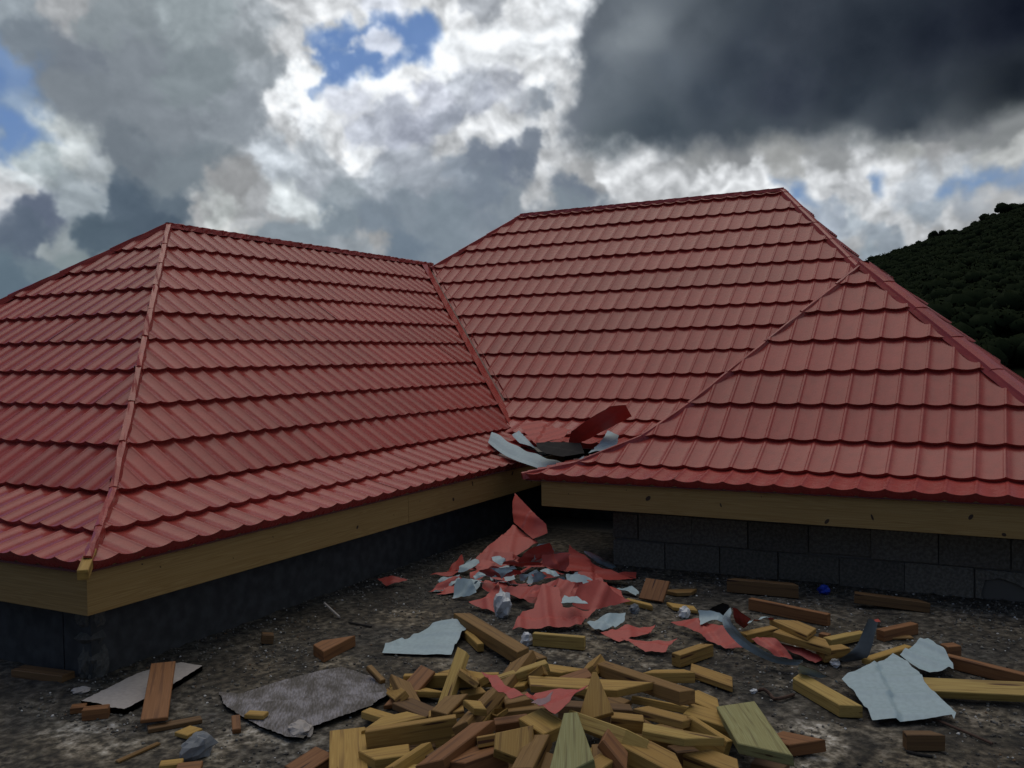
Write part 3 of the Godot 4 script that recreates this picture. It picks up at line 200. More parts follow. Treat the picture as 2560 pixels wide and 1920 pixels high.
	sheet("torn_sheet", "red scrap flat on the slab left of the sheet heap", "metal sheet", Vector3(-3.688, 0.050, -5.196), Vector3(0.890, -0.031, -0.455), Vector3(-0.331, 0.641, -0.692), [-0.112, 0.017, -0.006, -0.020, 0.039, 0.006, 0.100, 0.012, 0.007, 0.070, -0.011, -0.014, -0.039, -0.057, 0.007], "red", "grey", 0, 0.5, 0, 0.0028, 0, 0.0016, "torn pieces of roofing sheet on the slab")
	sheet("plywood_sheet", "weathered grey sheet of delaminated plywood on the slab's left", "plywood", Vector3(-2.796, 0.026, -3.232), Vector3(0.599, -0.009, 0.801), Vector3(0.801, 0.013, -0.599), [-0.180, -0.402, -0.002, -0.130, -0.298, 0.002, -0.239, -0.156, 0.004, -0.298, -0.054, 0.002, -0.360, 0.050, 0.000, -0.392, 0.159, -0.002, -0.288, 0.249, -0.002, -0.148, 0.361, -0.002, 0.023, 0.378, -0.001, 0.161, 0.295, 0.002, 0.264, 0.151, 0.005, 0.332, 0.055, 0.001, 0.443, 0.025, -0.002, 0.414, -0.036, -0.002, 0.289, -0.153, -0.001, 0.134, -0.265, -0.001, -0.027, -0.359, -0.001], "ply", "ply", 0, 0, 0, 0.005, 0, 0.007, "")
	sheet("pale_board", "broken pale board with a red painted long edge by the left wall", "board", Vector3(-3.635, 0.030, -3.018), Vector3(-0.234, 0.000, -0.972), Vector3(-0.972, 0.000, 0.234), [-0.230, 0.120, -0.000, -0.037, 0.109, -0.000, 0.033, 0.107, -0.000, 0.144, 0.104, -0.000, 0.249, 0.057, -0.000, 0.342, -0.011, -0.000, 0.311, -0.154, -0.000, -0.023, -0.168, -0.000, -0.277, -0.140, -0.000, -0.272, -0.058, -0.000, -0.239, 0.033, -0.000], "pale", "redpaint", 0, 0, 0, 0.004, 0, 0.024, "")
	sheet("torn_sheet", "red trough shaped sheet sticking up in the roof corner", "metal sheet", Vector3(-2.906, 1.002, -7.013), Vector3(0.861, 0.488, 0.143), Vector3(-0.366, 0.398, 0.841), [-0.209, 0.107, 0.005, 0.019, 0.124, 0.010, 0.219, 0.102, -0.010, 0.310, 0.022, -0.001, 0.238, -0.141, -0.006, 0.026, -0.111, 0.004, -0.231, -0.078, 0.021, -0.372, -0.025, -0.025], "red", "grey", 0, 0.2, 0, 0.002, 0, 0.0016, "torn sheets left in the roof corner")
	sheet("torn_sheet", "sheet coloured black for the shade under a bent sheet in the roof corner", "metal sheet", Vector3(-3.218, 0.806, -6.886), Vector3(0.946, -0.075, 0.315), Vector3(0.318, 0.396, -0.861), [-0.280, 0.031, 0.000, -0.089, 0.097, -0.007, 0.141, 0.130, 0.009, 0.291, 0.004, -0.005, 0.158, -0.101, -0.003, -0.034, -0.108, 0.008, -0.187, -0.053, -0.002], "black", "black", 0, 0.2, 0, 0.002, 0, 0.0016, "torn sheets left in the roof corner")  # the shade inside the bend, put in as a black sheet
	sheet("torn_sheet", "grey triangular scrap above the curved sheet on the roof", "metal sheet", Vector3(-3.787, 0.829, -7.360), Vector3(0.745, -0.231, 0.626), Vector3(0.650, 0.461, -0.604), [-0.171, -0.035, -0.009, -0.183, 0.046, 0.004, 0.043, 0.029, 0.001, 0.270, 0.011, -0.005, 0.040, -0.051, 0.009], "grey", "red", 0, 0.2, 0, 0.0028, 0, 0.0016, "torn sheets left in the roof corner")
	sheet("torn_sheet", "grey and pink curled scrap beside the right wing's hip", "metal sheet", Vector3(-2.820, 0.842, -6.958), Vector3(0.098, -0.274, 0.957), Vector3(0.994, 0.071, -0.082), [0.210, -0.090, -0.001, -0.050, -0.057, 0.004, -0.256, -0.054, -0.003, -0.142, 0.071, 0.001, 0.069, 0.096, -0.001, 0.169, 0.033, -0.001], "grey", "red", 0.698132, 0.5, 0, 0.0028, 0, 0.0016, "torn sheets left in the roof corner")
	sheet("torn_sheet", "red bent sheet lying over the gutter in the roof corner", "metal sheet", Vector3(-3.626, 0.875, -7.425), Vector3(0.690, -0.127, 0.713), Vector3(0.716, 0.268, -0.645), [-0.450, -0.072, -0.001, -0.422, 0.038, 0.001, -0.285, 0.111, 0.000, 0.221, 0.206, 0.001, 0.427, 0.044, -0.003, 0.329, -0.062, 0.002, 0.253, -0.147, 0.000, -0.073, -0.119, 0.000], "red", "grey", 0.523599, 0.9, 0, 0.0028, 0, 0.0016, "torn sheets left in the roof corner")
	strip_thing("bent_strip", "grey curved strip standing like a bow on the red sheets", [Vector3(-1.243, 0.240, -4.729), Vector3(-1.269, 0.200, -4.689), Vector3(-1.249, 0.170, -4.634), Vector3(-1.215, 0.130, -4.626), Vector3(-1.161, 0.100, -4.593), Vector3(-1.098, 0.070, -4.588), Vector3(-1.023, 0.040, -4.599), Vector3(-0.957, 0.030, -4.598), Vector3(-0.873, 0.030, -4.609)], [Vector3(-1.202, 0.250, -4.614), Vector3(-1.202, 0.230, -4.580), Vector3(-1.183, 0.200, -4.572), Vector3(-1.145, 0.170, -4.553), Vector3(-1.103, 0.130, -4.564), Vector3(-1.041, 0.100, -4.559), Vector3(-0.974, 0.080, -4.553), Vector3(-0.916, 0.070, -4.557), Vector3(-0.856, 0.060, -4.609)], "grey", "torn pieces of roofing sheet on the slab")
	strip_thing("bent_strip", "dark grey strip curling up right of the bow shaped strip", [Vector3(-0.748, 0.030, -4.741), Vector3(-0.701, 0.050, -4.744), Vector3(-0.660, 0.080, -4.756), Vector3(-0.627, 0.120, -4.788), Vector3(-0.603, 0.180, -4.806), Vector3(-0.578, 0.240, -4.803)], [Vector3(-0.675, 0.020, -4.790), Vector3(-0.625, 0.030, -4.808), Vector3(-0.586, 0.050, -4.797), Vector3(-0.566, 0.100, -4.807), Vector3(-0.552, 0.160, -4.820), Vector3(-0.539, 0.220, -4.844)], "darkgrey", "torn pieces of roofing sheet on the slab")
	strip_thing("bent_strip", "grey curved sheet cradling the scraps in the roof corner", [Vector3(-4.150, 0.877, -7.450), Vector3(-4.038, 0.854, -7.400), Vector3(-3.912, 0.803, -7.320), Vector3(-3.776, 0.777, -7.250), Vector3(-3.647, 0.740, -7.170), Vector3(-3.516, 0.732, -7.100), Vector3(-3.389, 0.701, -7.030), Vector3(-3.277, 0.700, -6.970), Vector3(-3.162, 0.689, -6.900), Vector3(-3.035, 0.718, -6.850), Vector3(-2.967, 0.764, -6.850)], [Vector3(-4.106, 0.795, -7.300), Vector3(-3.968, 0.747, -7.200), Vector3(-3.824, 0.706, -7.100), Vector3(-3.666, 0.679, -7.000), Vector3(-3.554, 0.661, -6.950), Vector3(-3.453, 0.648, -6.900), Vector3(-3.327, 0.631, -6.830), Vector3(-3.221, 0.637, -6.780), Vector3(-3.117, 0.666, -6.730), Vector3(-3.000, 0.706, -6.700), Vector3(-2.914, 0.745, -6.700)], "grey", "torn sheets left in the roof corner")
	fill_heap(Vector3(-2.909, 0.000, -5.656))
	lump("stone", "grey angular stone at the bottom left beside the yellow stub", "stone", Vector3(-2.806, 0.000, -2.609), Vector3(0.11, 0.075, 0.07), "stone", 1, "")
	lump("mortar_lump", "pale broken mortar lump on the weathered plywood", "rubble", Vector3(-2.580, 0.000, -2.951), Vector3(0.1, 0.045, 0.075), "pale", 2, "")
	lump("stone", "small grey stone behind the grey lipped scrap", "stone", Vector3(-1.959, 0.000, -5.250), Vector3(0.05, 0.05, 0.045), "stone", 3, "")
	lump("cement_bag", "crumpled white bag on the red scrap left of the ribbed sheet", "bag", Vector3(-2.649, 0.000, -4.857), Vector3(0.09, 0.13, 0.08), "white", 4, "")
	lump("crumpled_foil", "crumpled white scrap at the big dark beam", "scrap", Vector3(-2.270, 0.000, -4.425), Vector3(0.05, 0.06, 0.04), "white", 5, "")
	lump("paper_wad", "white crumpled wad left of the notched grey scrap", "scrap", Vector3(-1.666, 0.000, -5.302), Vector3(0.065, 0.05, 0.05), "white", 6, "")
	lump("blue_bag", "crumpled blue plastic bag by the block wall", "bag", Vector3(-1.009, 0.000, -6.174), Vector3(0.06, 0.05, 0.05), "blue", 7, "")
	lump("white_crumb", "small white foam crumb in front of the thick yellow beam", "scrap", Vector3(-1.005, 0.000, -4.224), Vector3(0.03, 0.018, 0.018), "white", 8, "")
	lump("white_crumb", "white plaster crumb behind the largest grey sheet", "scrap", Vector3(-0.731, 0.000, -4.765), Vector3(0.055, 0.03, 0.03), "white", 9, "")
	lump("mortar_lump", "flat pale mortar lump by the corner of the left wall", "rubble", Vector3(-3.866, 0.000, -2.892), Vector3(0.07, 0.02, 0.06), "pale", 10, "")
	rod("rusty_rod", "thin rusty steel rod under the largest grey sheet", "rod", [Vector3(-0.261, 0.020, -4.201), Vector3(-0.173, 0.012, -4.153), Vector3(-0.033, 0.010, -4.046)], 0.0055, "rust", "")
	rod("dark_twig", "dark twig on the slab at the lower right", "twig", [Vector3(-0.326, 0.008, -3.833), Vector3(-0.281, 0.008, -3.822), Vector3(-0.234, 0.008, -3.825)], 0.006, "black", "")
	rod("curled_wire", "dark curled strap right of the timber pile", "strap", [Vector3(-0.985, 0.012, -4.236), Vector3(-0.953, 0.030, -4.212), Vector3(-0.927, 0.012, -4.208), Vector3(-0.898, 0.010, -4.166), Vector3(-0.864, 0.020, -4.168), Vector3(-0.831, 0.012, -4.250)], 0.008, "rust", "")
	rod("pale_stick", "pale thin stick lying at the foot of the left wall", "stick", [Vector3(-3.696, 0.060, -4.478), Vector3(-3.527, 0.010, -4.411)], 0.007, "pale", "")
	rod("dark_stick", "thin dark stick on the slab below the wall crack", "stick", [Vector3(-3.405, 0.010, -4.343), Vector3(-3.231, 0.010, -4.329)], 0.006, "black", "")
	print("debris done ", Time.get_ticks_msec())
	build_ground()
	build_hill()
	print("all done ", Time.get_ticks_msec())

# ---------------------------------------------------------------- sky
func shepard(tones: Array, a: float, e: float, power: float) -> Vector3:
	var sum := Vector3.ZERO
	var ws := 0.0
	var i := 0
	while i < tones.size():
		var dx: float = (a - tones[i]) * 0.8
		var dy: float = e - tones[i + 1]
		var w := 1.0 / pow(dx * dx + dy * dy + 0.05, power)
		sum += Vector3(tones[i + 2], tones[i + 3], tones[i + 4]) * w
		ws += w
		i += 5
	return sum / ws

func inside_by(edge: Array, a: float, e: float) -> float:
	# distance to the outline in degrees, positive inside
	var best := 1e9
	var ins := false
	var n: int = edge.size() / 2
	for i in n:
		var j := (i + 1) % n
		var p := Vector2(edge[2 * i], edge[2 * i + 1])
		var q := Vector2(edge[2 * j], edge[2 * j + 1])
		var c := Vector2(a, e)
		best = minf(best, c.distance_squared_to(Geometry2D.get_closest_point_to_segment(c, p, q)))
		if (p.y > e) != (q.y > e) and a < (q.x - p.x) * (e - p.y) / (q.y - p.y) + p.x:
			ins = not ins
	return sqrt(best) * (1.0 if ins else -1.0)

const A0 := -72.0
const E0 := -2.0
const CW := 246
const CH := 98
const STEP := 0.35
var tone_grid: PackedVector3Array
var storm_grid: PackedVector3Array
var shape_grid: PackedVector3Array    # x storm, y gap, z puff

func grid_at(g: PackedVector3Array, a: float, e: float) -> Vector3:
	var fx := clampf((a - A0) / STEP, 0.0, CW - 1.001)
	var fy := clampf((e - E0) / STEP, 0.0, CH - 1.001)
	var x := int(fx)
	var y := int(fy)
	var i := y * CW + x
	fx -= x
	fy -= y
	return g[i].lerp(g[i + 1], fx).lerp(g[i + CW].lerp(g[i + CW + 1], fx), fy)

var fine_noise: FastNoiseLite
var warp_noise: FastNoiseLite
var puff_noise: FastNoiseLite
var wide_noise: FastNoiseLite

func noise(seed_: int, freq: float, octaves: int, kind := FastNoiseLite.TYPE_SIMPLEX_SMOOTH, gain := 0.5) -> FastNoiseLite:
	var n := FastNoiseLite.new()
	n.noise_type = kind
	n.seed = seed_
	n.frequency = freq
	n.fractal_type = FastNoiseLite.FRACTAL_FBM if octaves > 1 else FastNoiseLite.FRACTAL_NONE
	n.fractal_octaves = octaves
	n.fractal_gain = gain
	return n

func wide_sky(a: float, e: float) -> Vector3:
	# broken heavy cloud all round, the same kinds of cloud as ahead
	var ar := deg_to_rad(a)
	var er := deg_to_rad(e)
	var d := Vector3(sin(ar) * cos(er), sin(er) * 1.6, -cos(ar) * cos(er)) * 100.0
	var n := wide_noise.get_noise_3dv(d) - 0.16
	var m := wide_noise.get_noise_3dv(d * 0.8 + Vector3(300, 40, 90))
	var c: Vector3
	if n < -0.1:
		c = Vector3(52, 59, 69).lerp(Vector3(105, 114, 124), smoothstep(-0.45, -0.1, n))
	elif n < 0.15:
		c = Vector3(105, 114, 124).lerp(Vector3(165, 172, 180), smoothstep(-0.1, 0.15, n))
	else:
		c = Vector3(165, 172, 180).lerp(Vector3(240, 244, 248), smoothstep(0.15, 0.42, n))
	return c.lerp(Vector3(92, 126, 182), smoothstep(0.26, 0.36, m))

func puffs(a: float, e: float) -> float:
	return absf(puff_noise.get_noise_2d(a, e * 1.25))

func near_sky(a: float, e: float) -> Vector3:
	var wx := warp_noise.get_noise_2d(a, e * 1.15)
	var wy := warp_noise.get_noise_2d(a + 211.0, e * 1.15 + 57.0)
	var sx := fine_noise.get_noise_2d(a, e)
	var sy := fine_noise.get_noise_2d(a + 91.0, e - 37.0)
	# heaped cloud: rounded heads with creases between them, brighter towards the sun above
	var pa := a + wx * 0.9
	var pe := e + wy * 0.9
	var billow := puffs(pa, pe)
	var lit := clampf((puffs(pa - 0.12, pe - 0.3) - puffs(pa + 0.12, pe + 0.3)) * -2.4, -1.0, 1.0)
	var c := grid_at(tone_grid, a + wx * 1.6 + sx * 1.0 + (billow - 0.2) * 1.3, e + wy * 1.2 + sy * 0.85)
	var shade := smoothstep(125.0, 205.0, c.y)
	c += Vector3.ONE * ((billow - 0.2) * lerpf(6.0, 64.0, shade) + lit * lerpf(3.0, 28.0, shade) + sx * lerpf(4.0, 9.0, shade))
	var s := grid_at(shape_grid, a + wx * 0.9 + sx * 0.7, e + wy * 0.8 + sy * 0.6)
	# a brighter edge where a cloud thins out against the blue
	var gap := smoothstep(-0.3, 0.55, s.y + 0.5 * sx + 0.35 * wy)
	c += Vector3.ONE * 20.0 * smoothstep(-1.5, -0.2, s.y) * (1.0 - gap)
	c = c.lerp(Vector3(102, 134, 186).lerp(Vector3(130, 156, 186), clampf(1.0 - (e - 5.0) / 10.0, 0.0, 1.0)), gap * clampf(0.95 - 0.8 * maxf(sx + wx * 0.4, 0.0), 0.0, 1.0))
	var puff := smoothstep(-0.2, 0.5, s.z + 0.6 * sx + (billow - 0.2) * 0.8)
	c = c.lerp(Vector3(216, 221, 232) + Vector3.ONE * ((billow - 0.2) * 60.0 + lit * 22.0), puff * 0.9)
	# the dark cloud lies in front
	var low := smoothstep(16.0, 10.5, e)
	var storm := smoothstep(lerpf(-0.5, -0.8, low), lerpf(0.9, 1.2, low), s.x + 0.35 * sx + 0.5 * wy)
	var dk := grid_at(storm_grid, a + wx * 1.6 + sx * 0.5, e + wy * 1.2) + Vector3.ONE * (wx * 18.0 + sx * 6.0)
	return c.lerp(dk, storm)

func make_sky() -> ImageTexture:
	fine_noise = noise(11, 0.38, 7, FastNoiseLite.TYPE_SIMPLEX_SMOOTH, 0.58)
	warp_noise = noise(5, 0.09, 4)
	puff_noise = noise(23, 0.24, 6, FastNoiseLite.TYPE_SIMPLEX_SMOOTH, 0.56)
	wide_noise = noise(8, 0.011, 5)
	tone_grid.resize(CW * CH)
	storm_grid.resize(CW * CH)
	shape_grid.resize(CW * CH)
	for y in CH:
		for x in CW:
			var a := A0 + x * STEP
			var e := E0 + y * STEP
			var i := y * CW + x
			tone_grid[i] = shepard(CLOUD_TONES, a, e, 3.4)
			storm_grid[i] = shepard(STORM_TONES, a, e, 1.4)
			var gap := -9.0
			for g in BLUE_GAPS:
				gap = maxf(gap, inside_by(g, a, e))
			var puff := -9.0
			for g in WHITE_PUFFS:
				puff = maxf(puff, inside_by(g, a, e))
			shape_grid[i] = Vector3(inside_by(STORM_EDGE, a, e), gap, puff)
	var W := 1024
	var img := Image.create(W, 512, false, Image.FORMAT_RGB8)
	for y in 512:
		var e := 90.0 - (y + 0.5) * 180.0 / 512.0
		for x in W:
			var a := wrapf((x + 0.5) * 360.0 / W, -180.0, 180.0)
			var c := sky_tone(a, maxf(e, 0.0))
			img.set_pixel(x, y, Color(c.x / 255.0, c.y / 255.0, c.z / 255.0))
	img.resize(4096, 2048, Image.INTERPOLATE_BILINEAR)
	var x0 := int(A0 * 4096 / 360.0)
	var x1 := int(14.0 * 4096 / 360.0)
	for y in range(int((90.0 - 32.0) * 2048 / 180.0), 1026):
		var e := 90.0 - (y + 0.5) * 180.0 / 2048.0
		for x in range(x0, x1):
			var c := sky_tone((x + 0.5) * 360.0 / 4096.0, maxf(e, 0.0))
			img.set_pixel(posmod(x, 4096), y, Color(c.x / 255.0, c.y / 255.0, c.z / 255.0))
	return ImageTexture.create_from_image(img)

func sky_tone(a: float, e: float) -> Vector3:
	var out := maxf(maxf(-58.0 - a, a - 2.5), e - 22.0)
	var t := smoothstep(0.0, 9.0, out)
	var c: Vector3
	if t <= 0.0:
		c = near_sky(a, e)
	elif t >= 1.0:
		c = wide_sky(a, e)
	else:
		c = near_sky(a, e).lerp(wide_sky(a, e), t)
	return c.clamp(Vector3.ZERO, Vector3(255, 255, 255))

# ---------------------------------------------------------------- general helpers
var used_names := {}
var rng := RandomNumberGenerator.new()

func numbered(called: String) -> String:
	var n: int = used_names.get(called, 0)
	used_names[called] = n + 1
	return called if n == 0 else "%s_%03d" % [called, n]

func tag(o: Node3D, label: String, category: String, group := "") -> void:
	o.set_meta("label", label)
	o.set_meta("category", category)
	if group != "":
		o.set_meta("group", group)

func thing(called: String, label: String, category: String, at := Vector3.ZERO, group := "") -> Node3D:
	var o := Node3D.new()
	o.name = numbered(called)
	add_child(o)
	o.position = at
	tag(o, label, category, group)
	return o

func put(called: String, mesh: Mesh, mat: Material, parent: Node3D, xf := Transform3D.IDENTITY) -> MeshInstance3D:
	var o := MeshInstance3D.new()
	o.name = called if parent != self else numbered(called)
	o.mesh = mesh
	if mat:
		o.material_override = mat
	o.transform = xf
	parent.add_child(o, true)
	return o

func arr_mesh(v: PackedVector3Array, n: PackedVector3Array, idx := PackedInt32Array(), old: ArrayMesh = null) -> ArrayMesh:
	var a := []
	a.resize(Mesh.ARRAY_MAX)
	a[Mesh.ARRAY_VERTEX] = v
	a[Mesh.ARRAY_NORMAL] = n
	if idx.size():
		a[Mesh.ARRAY_INDEX] = idx
	var m := old if old else ArrayMesh.new()
	m.add_surface_from_arrays(Mesh.PRIMITIVE_TRIANGLES, a)
	return m

# a flat-shaded collector of triangles and quads (corners run clockwise seen from the front)
class Faces:
	var v := PackedVector3Array()
	var n := PackedVector3Array()
	func tri(a: Vector3, b: Vector3, c: Vector3) -> void:
		var k := (c - a).cross(b - a)
		if k.length_squared() < 1e-16:
			return
		k = k.normalized()
		v.append_array([a, b, c])
		n.append_array([k, k, k])
	func quad(a: Vector3, b: Vector3, c: Vector3, d: Vector3) -> void:
		tri(a, b, c)
		tri(a, c, d)

func from_faces(f: Faces, old: ArrayMesh = null) -> ArrayMesh:
	return arr_mesh(f.v, f.n, PackedInt32Array(), old)

# a plate: outline in x,z (any turn), top at y = 0, bottom at y = -t, edges bevelled by c
func plate(poly: PackedVector2Array, t: float, c: float) -> ArrayMesh:
	if Geometry2D.is_polygon_clockwise(poly):
		poly.reverse()
	var f := Faces.new()
	var m := poly.size()
	var ins := PackedVector2Array()
	for i in m:
		var a := (poly[i] - poly[(i + m - 1) % m]).normalized()
		var b := (poly[(i + 1) % m] - poly[i]).normalized()
		var na := Vector2(-a.y, a.x)
		var nb := Vector2(-b.y, b.x)
		var k := (na + nb)
		ins.append(poly[i] + k * c / maxf(0.35, 1.0 + na.dot(nb)))
	var tri := Geometry2D.triangulate_polygon(ins)
	for i in range(0, tri.size(), 3):
		var p := [ins[tri[i]], ins[tri[i + 1]], ins[tri[i + 2]]]
		var w: float = (p[1] - p[0]).cross(p[2] - p[0])
		if w < 0:
			p.reverse()
		f.tri(Vector3(p[0].x, 0, p[0].y), Vector3(p[1].x, 0, p[1].y), Vector3(p[2].x, 0, p[2].y))
		f.tri(Vector3(p[2].x, -t, p[2].y), Vector3(p[1].x, -t, p[1].y), Vector3(p[0].x, -t, p[0].y))
	for i in m:
		var j := (i + 1) % m
		var a0 := Vector3(ins[i].x, 0, ins[i].y)
		var b0 := Vector3(ins[j].x, 0, ins[j].y)
		var a1 := Vector3(poly[i].x, -c, poly[i].y)
		var b1 := Vector3(poly[j].x, -c, poly[j].y)
		var a2 := Vector3(poly[i].x, -t + c, poly[i].y)
		var b2 := Vector3(poly[j].x, -t + c, poly[j].y)
		var a3 := Vector3(ins[i].x, -t, ins[i].y)
		var b3 := Vector3(ins[j].x, -t, ins[j].y)
		f.quad(b0, a0, a1, b1)
		f.quad(b1, a1, a2, b2)
		f.quad(b2, a2, a3, b3)
	return from_faces(f)

func block_mesh(sx: float, sy: float, sz: float, c := 0.004) -> ArrayMesh:
	return plate(PackedVector2Array([Vector2(-sx / 2, -sz / 2), Vector2(sx / 2, -sz / 2), Vector2(sx / 2, sz / 2), Vector2(-sx / 2, sz / 2)]), sy, c)

# ---------------------------------------------------------------- roof
const TILE_W := 0.165
const LIP := 0.027
const TILE_X := [0.0, 0.03, 0.055, 0.1, 0.22, 0.36, 0.5, 0.64, 0.78, 0.9, 0.945, 0.97, 1.0]

func pan(x: float) -> float:
	var t := absf(2.0 * x - 1.0)
	# a wide shallow trough; a low double bead where two pans meet
	return 0.0175 * t * t + 0.0018 * (sin(PI * (t - 0.86) / 0.14) if t > 0.86 else 0.0)

func pan_normal(x: float) -> Vector3:
	if x < 0.001 or x > 0.999:
		return Vector3.UP
	return Vector3(-(pan(x + 0.004) - pan(x - 0.004)) / (0.008 * TILE_W), 1.0, 0.0).normalized()

# one pan of the pressed metal tile: x across, z down the slope, y off the slope
func tile_faces(length: float, drop: float) -> Array:
	var tris := []   # [pos, normal] x 3
	for i in TILE_X.size() - 1:
		var x0: float = TILE_X[i]
		var x1: float = TILE_X[i + 1]
		var n0 := pan_normal(x0)
		var n1 := pan_normal(x1)
		var a := [Vector3(x0 * TILE_W, pan(x0) - 0.004, -0.025), n0]
		var b := [Vector3(x1 * TILE_W, pan(x1) - 0.004, -0.025), n1]
		var c := [Vector3(x1 * TILE_W, pan(x1) + LIP, length), n1]
		var d := [Vector3(x0 * TILE_W, pan(x0) + LIP, length), n0]
		tris.append([a, b, c])
		tris.append([a, c, d])
		var m := Vector3(0, -0.3, 1).normalized()
		var e := [c[0], m]
		var g := [d[0], m]
		var h := [Vector3(d[0].x, pan(x0) + LIP - drop, length - 0.013), m]
		var k := [Vector3(c[0].x, pan(x1) + LIP - drop, length - 0.013), m]
		tris.append([g, e, k])
		tris.append([g, k, h])
	return tris

func cut_tris(tris: Array, p: Vector2, q: Vector2) -> Array:
	# keeps what lies right of the line p -> q in (x, z)
	var out := []
	var d := (q - p).normalized()
	for t in tris:
		var poly := []
		for i in 3:
			var a: Array = t[i]
			var b: Array = t[(i + 1) % 3]
			var sa := d.cross(Vector2(a[0].x, a[0].z) - p)
			var sb := d.cross(Vector2(b[0].x, b[0].z) - p)
			if sa >= 0.0:
				poly.append(a)
			if (sa >= 0.0) != (sb >= 0.0):
				var k := sa / (sa - sb)
				poly.append([a[0].lerp(b[0], k), a[1].lerp(b[1], k).normalized()])
		for i in range(1, poly.size() - 1):
			out.append([poly[0], poly[i], poly[i + 1]])
	return out

func mesh_of(tris: Array) -> ArrayMesh:
	var v := PackedVector3Array()
	var n := PackedVector3Array()
	for t in tris:
		for p in t:
			v.append(p[0])
			n.append(p[1])
	return arr_mesh(v, n)

var tile_cache := {}
var cam_view: Transform3D
var tan_v := 0.414

func in_frame(p: Vector3, margin := 1.06) -> bool:
	var q := cam_view * p
	return q.z < -0.1 and absf(q.x / q.z) < tan_v * 4.0 / 3.0 * margin and absf(q.y / q.z) < tan_v * margin

# whether the right wing's front slope stands between the viewer and a point of the roofs behind it
func behind_wing(p: Vector3) -> bool:
	var eye := Vector3(0, 1.55, 0)
	var apex := Vector3(-1.0098, 2.2756, -8.2660)
	var n := Vector3(0, cos(0.6789), sin(0.6789))
	var d := p - eye
	var t := n.dot(apex - eye) / n.dot(d)
	if t <= 0.0 or t > 0.97:
		return false
	var h := eye + d * t
	var run := h.z - apex.z
	return run > 0.1 and run < 2.2 and h.x > apex.x - run * 0.7876 + 0.12 and h.x < apex.x + run * 0.8935 - 0.12

